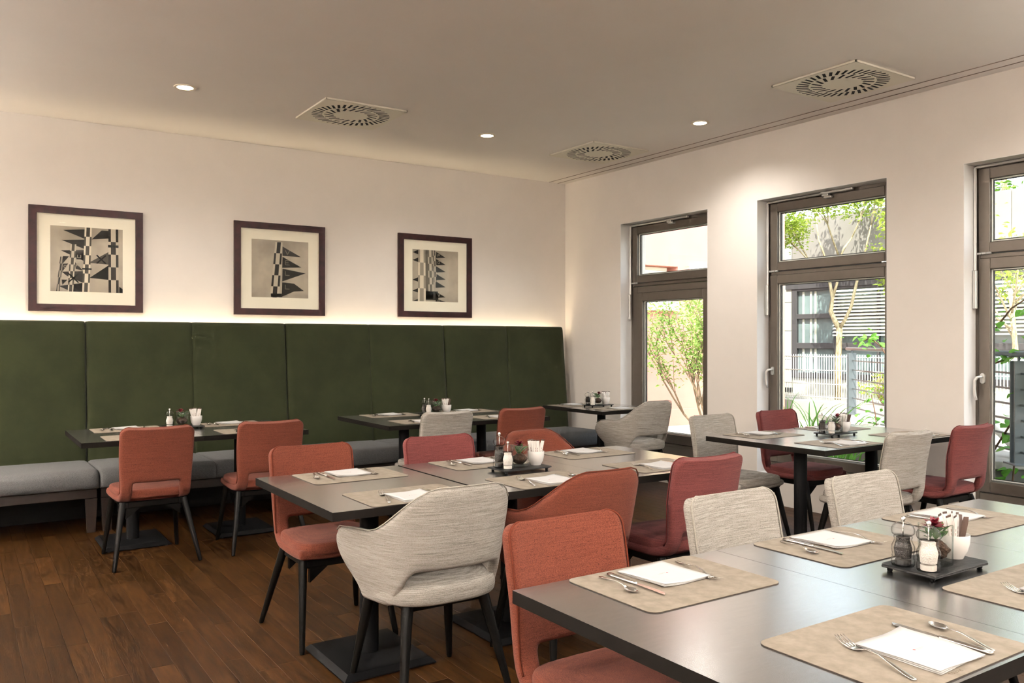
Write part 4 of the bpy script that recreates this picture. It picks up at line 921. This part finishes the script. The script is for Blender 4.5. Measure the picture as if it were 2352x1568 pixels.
# ------------------------------------------------------------------ pink house
t = thing('pink_house', 'pink rendered house behind the shrub, seen through the first window', 'building', (9.0, 10.0, 0))
q = MB(); X = lambda x: x - 9.0
q.box(X(6.2), X(7.9), 0, 0.4, -0.1, 6.0); q.box(X(9.91), X(12.2), 0, 0.4, -0.1, 6.0); q.box(X(7.9), X(9.91), 0, 0.4, -0.1, 2.02); q.box(X(7.9), X(9.91), 0, 0.4, 2.61, 6.0); q.build('facade', 'red_render', t)
q = MB(); q.box(X(12.2), X(12.6), 0, 6, -0.1, 6.0); q.build('gable', 'red_render', t)
for k in range(26):
    q = MB(); z = 2.60 - 0.05 * (k + 1); q.cbox(X(7.9), X(9.80), 0.14, 0.16, z, z + 0.047, 0.004)
    if 2.0 < z: q.build('shutter_slat', 'shutter', t)
q = MB(); q.box(X(7.9), X(9.82), -0.12, 0.0, 1.88, 2.03); q.build('shutter_box', 'pale_trim', t)
q = MB(); q.box(X(6.2), X(12.2), -0.02, 0.0, -0.1, 0.27); q.build('plinth', 'red_render', t)
q = MB(); q.box(X(10.18), X(10.9), -0.06, 0.0, 2.50, 2.63); q.build('lamp_box', 'pale_trim', t)
# ------------------------------------------------------------------ office building across the court
XF = 16.0
t = thing('office_building', 'grey office building with dark glazing across the court', 'building', (XF, 11, 0))
Yr = lambda y: y - 11
q = MB(); q.box(0.0, 0.5, Yr(-8), Yr(13.4), 2.68, 4.15); q.build('parapet_wall', 'grey_panel', t)
q = MB(); q.box(-0.06, 0.0, Yr(-8), Yr(12.63), 2.57, 2.68); q.build('lintel', 'dark_aluminium', t)
for k in range(9):
    q = MB(); y1 = Yr(12.48) - k * 2.4; q.cbox(-0.02, 0.0, y1 - 2.385, y1, 2.70, 4.13, 0.006); q.build('cladding_panel', 'grey_panel', t)
for k in range(5):
    q = MB(); z0 = 0.32 + 0.6535 * k; q.cbox(-0.03, 0.3, Yr(12.49), Yr(13.39), z0, z0 + 0.645, 0.006); q.build('stone_panel', 'stone_panel', t)
q = MB(); q.box(0.5, 4, Yr(-8), Yr(13.4), -0.1, 4.1); q.build('core', 'grey_panel', t)
q = MB(); q.box(0.0, 0.3, Yr(-8), Yr(12.48), -0.1, 0.56); q.build('base_wall', 'stone_panel', t)
def mull(y0, y1, z0, z1, x0=-0.04, x1=0.06, nm='mullion'): q = MB(); q.cbox(x0, x1, Yr(y0), Yr(y1), z0, z1, 0.006); q.build(nm, 'dark_aluminium', t)
mull(12.34, 12.48, 0.56, 2.57)
y = 12.34; bays = []
while y > 2:
    yb = y - 1.02; bays.append((yb + 0.05, y)); mull(yb, yb + 0.05, 0.56, 2.57); y = yb
for (a, c) in bays:
    for (z0, z1) in ((2.00, 2.52), (1.35, 1.89), (0.68, 1.22)):
        q = MB(); q.box(0.03, 0.04, Yr(a), Yr(c), z0, z1); q.build('pane', 'facade_glass', t)
    mull(a, c, 1.89, 2.00, nm='transom'); mull(a, c, 1.22, 1.35, nm='transom'); mull(a, c, 0.56, 0.68, nm='transom'); mull(a, c, 2.52, 2.57, nm='transom')
for k, y in enumerate([12.22, 12.02, 11.9]):
    q = MB(); q.box(0.010, 0.028, Yr(y - 0.05), Yr(y), 0.7, 2.5); q.build('curtain_strip', 'curtain', t)
for k in range(13):
    q = MB(); z = 2.47 - 0.073 * k; q.loft([[(-0.10, Yr(3.0), z - 0.022), (-0.045, Yr(3.0), z + 0.018), (-0.045, Yr(3.0), z + 0.021), (-0.10, Yr(3.0), z - 0.019)], [(-0.10, Yr(11.36), z - 0.022), (-0.045, Yr(11.36), z + 0.018), (-0.045, Yr(11.36), z + 0.021), (-0.10, Yr(11.36), z - 0.019)]]); q.build('blind_slat', 'blind', t)
q = MB(); q.cbox(-0.10, -0.045, Yr(3.0), Yr(11.36), 1.50, 1.53, 0.004); q.build('blind_rail', 'blind', t)
# ------------------------------------------------------------------ white bar fence
t = thing('bar_fence', 'white steel bar fence in front of the office building', 'fence', (13.3, 10, 0.30))
bar = None
for k in range(110):
    if bar is None:
        q = MB(); q.tube([(0, 0, 0), (0, 0, 0.84)], 0.008, 6); o = q.build('bar', 'fence_white', t, True); bar = o.data
    else: o = bpy.data.objects.new('bar', bar); C.objects.link(o); o.parent = t
    o.location = (0, 1.6 - 0.052 * k, 0)
for z in (0.06, 0.30, 0.55, 0.80):
    q = MB(); q.tube([(-0.01, 1.65, z), (-0.01, -4.2, z)], 0.009, 6); q.build('rail', 'fence_white', t, True)
# ------------------------------------------------------------------ grey railing on its parapet
P0 = Vector((9.06, 6.22, 0)); dr = Vector((-0.645, -0.764, 0)).normalized(); nr = Vector((-dr.y, dr.x, 0)); LR = 4.35
t = thing('terrace_parapet', 'low concrete parapet carrying the grey railing', 'parapet', P0, math.atan2(dr.y, dr.x))
q = MB(); q.box(-0.12, 4.02, -0.30, 0.22, -0.1, 0.44); q.build('wall', 'concrete_dark', t)
q = MB(); q.cbox(-0.16, 4.06, -0.36, 0.27, 0.44, 0.50, 0.006); q.build('coping', 'concrete', t)
t = thing('terrace_railing', 'grey steel railing with round handrail outside the windows', 'railing', (P0.x, P0.y, 0.50), math.atan2(dr.y, dr.x))
q = MB(); q.tube([(-0.15, 0, 0.79), (LR, 0, 0.79)], 0.021, 12); q.build('handrail', 'rail_grey', t, True)
for k in range(4):
    a = 0.05 + k * 1.39
    for dx in (-0.045, 0.02):
        q = MB(); q.cbox(a + dx, a + dx + 0.012, -0.045, 0.045, 0.0, 0.74, 0.002); q.build('post_plate', 'rail_grey', t)
    q = MB(); q.cbox(a - 0.09, a + 0.09, -0.07, 0.07, 0.0, 0.012, 0.002); q.build('foot_plate', 'rail_grey', t)
    q = MB(); q.tube([(a - 0.005, 0, 0.70), (a - 0.005, 0, 0.78)], 0.010, 8); q.build('stub', 'rail_grey', t, True)
for k in range(6):
    q = MB(); z = 0.09 + 0.112 * k; q.cbox(0.03, LR, -0.004, 0.004, z - 0.008, z + 0.008, 0.001); q.build('bar', 'rail_grey', t)
q = MB(); q.tube([(3.2, 0.05, 0.42), (3.95, 0.16, 0.02)], 0.035, 12); q.build('brace', 'pale_trim', t, True)

# ------------------------------------------------------------------ plants
def foliage(name, m, parent, centres, size, per, rr, flat=0.5, aspect=0.45):
    """many small bent leaves around the given points: one mesh"""
    q = MB(); vs = []; fs = []
    for (c, rad) in centres:
        for _ in range(per):
            d = Vector((rr.gauss(0, 1), rr.gauss(0, 1), rr.gauss(0, 1))); d *= rad * rr.random() ** 0.4 / max(d.length, 1e-6)
            p = Vector(c) + d; a = Vector((rr.gauss(0, 1), rr.gauss(0, 1), rr.gauss(0, 1) * flat)).normalized(); up = Vector((rr.gauss(0, .5), rr.gauss(0, .5), 1)).normalized()
            s_ = a.cross(up).normalized(); n_ = s_.cross(a); L = size * rr.uniform(0.6, 1.2); w = L * aspect
            k = len(vs); vs += [p, p + a * L * .5 + s_ * w * .5 + n_ * w * .15, p + a * L - n_ * L * .12, p + a * L * .5 - s_ * w * .5 + n_ * w * .15]; fs += [(k, k + 1, k + 2), (k, k + 2, k + 3)]
    q.add(vs, fs); o = q.build(name, m, parent, False); o['kind'] = 'stuff'; return o
def branch(q, p, d, L, r, depth, rr, tips, spread=0.5, lift=0.15, kids=3):
    pts = [p]; rad = [r]; cur = Vector(p); dd = Vector(d).normalized()
    for k in range(4):
        dd = (dd + Vector((rr.gauss(0, .12), rr.gauss(0, .12), rr.gauss(lift * .3, .08)))).normalized(); cur = cur + dd * L / 4; pts.append(cur.copy()); rad.append(r * (1 - 0.12 * (k + 1)))
    q.tube(pts, rad, 5 if depth < 2 else 7)
    if depth == 0: tips.append(cur.copy()); tips.append(pts[2]); return
    for k in range(kids):
        a = Vector((rr.gauss(0, spread), rr.gauss(0, spread), rr.gauss(lift, spread * .5))); branch(q, pts[rr.choice((2, 3, 4))], (dd + a), L * rr.uniform(.55, .8), r * .55, depth - 1, rr, tips, spread, lift, kids)
# shrub before the pink house
rr = random.Random(21); base = Vector((8.62, 8.02, 0.0))
t = thing('garden_shrub', 'airy leafy shrub in front of the pink house', 'shrub', base); q = MB(); tips = []
for k in range(7):
    a = -2.3 + k * 0.72; branch(q, Vector((0.04 * math.cos(a), 0.04 * math.sin(a), 0)), Vector((0.45 * math.cos(a) - 0.22, 0.45 * math.sin(a) + 0.18, 1)), 1.05, 0.020, 2, rr, tips, 0.36, 0.32, 4)
q.build('stems', 'twig', t, True)
foliage('foliage', 'leaf_shrub', t, [(p, 0.18) for p in tips], 0.070, 24, rr)
# court tree
rr = random.Random(4); base = Vector((14.6, 10.30, 0.20))
t = thing('court_tree', 'pale forked tree behind the white fence with a yellow green crown', 'tree', base); q = MB(); tips = []
q.tube([(0, 0, 0), (0, 0.0, 0.7), (0, -0.02, 1.2), (0, -0.03, 1.44)], [0.068, 0.060, 0.056, 0.062], 10)
q.tube([(0, -0.03, 1.42), (0, 0.08, 1.60), (0, 0.17, 1.78), (0, 0.13, 2.05), (0, 0.20, 2.40), (0, 0.28, 2.9)], [0.055, 0.050, 0.046, 0.036, 0.030, 0.022], 8)
q.tube([(0, 0.14, 2.02), (0.05, 0.06, 2.35), (0.05, 0.02, 2.9)], [0.032, 0.026, 0.02], 8)
q.tube([(0, -0.03, 1.44), (0, -0.15, 1.60), (0, -0.29, 1.86), (0, -0.35, 2.1), (0, -0.42, 2.36), (0, -0.5, 2.8)], [0.040, 0.034, 0.032, 0.030, 0.027, 0.022], 8)
for (p, d) in (((0, .28, 2.8), (0, .3, 1)), ((.05, .02, 2.8), (.1, -.1, 1)), ((0, -.5, 2.7), (0, -.4, 1)), ((0, -.45, 2.5), (-.3, -.8, .7)), ((0, .22, 2.5), (-.3, .9, .6)), ((0, 0, 2.9), (-.6, -.3, .8)), ((0, -.5, 2.7), (.2, -1.0, .5))):
    branch(q, Vector(p), Vector(d), 1.0, 0.022, 2, rr, tips, 0.55, 0.12, 3)
q.build('trunk', 'bark', t, True)
foliage('crown', 'leaf_tree', t, [(p, 0.34) for p in tips], 0.10, 75, rr)
# trees seen through the third window, beyond the railing
for (bx, by, bz, h, sd, lb) in ((13.9, 6.6, 0.2, 2.0, 8, 'slender bare-branched tree behind the railing in the third window'), (14.4, 8.4, 0.2, 2.3, 9, 'yellow green tree between court and grey wall in the second window')):
    rr = random.Random(sd); t = thing('court_tree', lb, 'tree', (bx, by, bz)); q = MB(); tips = []
    q.tube([(0, 0, 0), (0.02, 0.03, h * .5), (0, 0.1, h)], [0.05, 0.045, 0.035], 8)
    for k in range(7): a = k * 0.9; branch(q, Vector((0, .1 * (0.4 + k * .09), h * (0.55 + 0.065 * k))), Vector((math.cos(a) * .6, math.sin(a) * .8, .8)), 0.9, 0.020, 2, rr, tips, 0.5, 0.12, 3)
    q.build('trunk', 'bark', t, True); foliage('crown', 'leaf_tree', t, [(p, 0.24) for p in tips], 0.11, 12, rr)
# hedge of treetops above the grey wall
for k, (y, z) in enumerate(((4.0, 4.4), (6.2, 4.7), (8.6, 4.5), (11.0, 4.9), (13.6, 4.6))):
    rr = random.Random(60 + k); t = thing('distant_tree', 'green treetop above the grey wall, ' + ('fifth', 'fourth', 'third', 'second', 'first')[k] + ' from the pink house', 'tree', (19.6 + 2.9, y, 0.2), 0, 'treetops behind the office building')
    q = MB(); q.tube([(0, 0, 0), (0, 0, z + 3)], [0.12, 0.05], 8); q.build('trunk', 'bark', t, True)
    foliage('crown', 'leaf_hedge', t, [(Vector((rr.uniform(-.8, .8), rr.uniform(-.55, .55), z + rr.uniform(-.5, 4.5))), 0.62) for _ in range(34)], 0.26, 60, rr)
# low bush beside the fence
for (x, y, z, n, lb) in ((13.1, 10.95, 0.30, 9, 'pale bushy shrub beside the white fence in the second window'), (13.0, 8.3, 0.30, 12, 'pale bushy shrub behind the grey railing')):
    rr = random.Random(int(y * 10)); t = thing('low_bush', lb, 'bush', (x, y, z)); q = MB()
    for k in range(9): q.tube([(0, 0, 0), (rr.uniform(-.1, .1), rr.uniform(-.15, .15), .25), (rr.uniform(-.2, .2), rr.uniform(-.3, .3), .55)], [0.012, .009, .005], 5)
    q.build('stems', 'twig', t, True); foliage('foliage', 'leaf_tree', t, [(Vector((rr.uniform(-.15, .15), rr.uniform(-.3, .3), rr.uniform(.15, .6))), 0.16) for _ in range(n)], 0.07, 45, rr)
# long-bladed tufts right outside the second window
blade_m = None
def tuft(x, y, z, n, L, seed, lb):
    global blade_m
    rr = random.Random(seed); t = thing('grass_tuft', lb, 'grass tuft', (x, y, z), 0, 'long-bladed tufts outside the second window')
    for k in range(n):
        if blade_m is None:
            q = MB(); vs = []; fs = []; nn = 7
            for i in range(nn + 1):
                f = i / nn; w = 0.011 * (1 - f ** 2.2) + 0.0006; vs += [(-w, 0.25 * f * f, f - 0.28 * f ** 3), (0, 0.25 * f * f - 0.004, f - 0.28 * f ** 3), (w, 0.25 * f * f, f - 0.28 * f ** 3)]
            for i in range(nn):
                for j in (0, 1): a = i * 3 + j; fs.append((a, a + 1, a + 4, a + 3))
            q.add(vs, fs); o = q.build('blade', 'blade', t, True); blade_m = o.data
        else: o = bpy.data.objects.new('blade', blade_m); C.objects.link(o); o.parent = t
        s_ = L * rr.uniform(.6, 1.15); o.location = (rr.uniform(-.09, .09), rr.uniform(-.12, .12), 0); o.rotation_euler = (rr.uniform(-.35, .05), rr.uniform(-.35, .35), rr.uniform(0, 6.28)); o.scale = (1.1, s_, s_)
for k, (x, y, L) in enumerate([(6.92, 5.30, 1.25), (6.80, 5.10, 1.15), (6.55, 4.75, .85), (6.62, 4.40, .60), (7.25, 5.45, 1.2), (6.62, 4.98, 1.05), (7.1, 5.0, 1.0)]):
    tuft(x, y, -0.1, 26, L, 40 + k, 'bright green long-bladed grass tuft outside the second window, ' + ('tallest by the pier', 'behind the pepper mill', 'close to the glass', 'shortest under the table', 'set back by the path', 'against the frame', 'furthest from the house')[k])
# climbing plant on the railing (third window) with single leaves
vl = None
def vine(pts, n, seed, lb, size=0.085):
    global vl
    rr = random.Random(seed); P = [Vector(p) for p in pts]; t = thing('climbing_vine', lb, 'climbing plant', P[0])
    pp = resample([tuple(p - P[0]) for p in P], 24) if False else [tuple(p - P[0]) for p in P]
    q = MB(); q.tube(pp, [0.008 * (1 - 0.6 * i / len(pp)) for i in range(len(pp))], 6); q.build('stem', 'vine_stem', t, True)
    for k in range(n):
        f = rr.random() ** 0.9 * (len(P) - 1); i = min(int(f), len(P) - 2); p = P[i].lerp(P[i + 1], f - i) - P[0]
        if vl is None: o = leaf_mesh(1.0, 0.78, 0.22, 0.28).build('leaf', 'leaf_vine', t, True); vl = o.data
        else: o = bpy.data.objects.new('leaf', vl); C.objects.link(o); o.parent = t
        o.location = p + Vector((rr.gauss(0, .07), rr.gauss(0, .07), rr.gauss(0, .05))); s_ = size * rr.uniform(.6, 1.25); o.scale = (s_,) * 3; o.rotation_euler = (rr.uniform(-.6, .3), rr.uniform(-.5, .5), rr.uniform(0, 6.28))
def onrail(a, off, z): p = P0 + dr * a - nr * off; return (p.x, p.y, z)
def near(y, x, z): return (x, y + 0.24, z)
vine([near(2.86, 6.45, -.1), near(2.84, 6.42, .35), near(2.80, 6.40, .72), near(2.68, 6.42, 1.05), near(2.5, 6.45, 1.35)], 46, 1, 'leafy vine rising in front of the railing in the third window')
vine([near(2.96, 6.42, 1.22), near(2.78, 6.44, 1.30), near(2.5, 6.46, 1.33), near(2.2, 6.5, 1.36)], 60, 2, 'dense leafy vine running along the handrail in the third window')
vine([near(3.02, 6.5, .55), near(2.86, 6.44, .78), near(2.66, 6.42, .98), near(2.4, 6.42, 1.10)], 30, 3, 'leafy vine crossing the railing bars in the third window')
vine([near(2.98, 6.42, 1.45), near(2.86, 6.44, 1.62), near(2.72, 6.46, 1.72), near(2.5, 6.5, 1.8)], 26, 6, 'thin upper vine spray above the handrail in the third window', 0.07)
vine([onrail(1.75, .10, .0), onrail(1.5, .14, .35), onrail(1.35, .12, .62), onrail(1.15, .10, .80)], 44, 4, 'leafy vine at the railing foot in the second window', 0.075)
vine([onrail(1.9, .1, 1.10), onrail(1.6, .14, 1.33), onrail(1.3, .16, 1.42), onrail(1.0, .14, 1.38), onrail(.7, .12, 1.36)], 40, 5, 'leafy vine trailing above the handrail in the second window', 0.075)
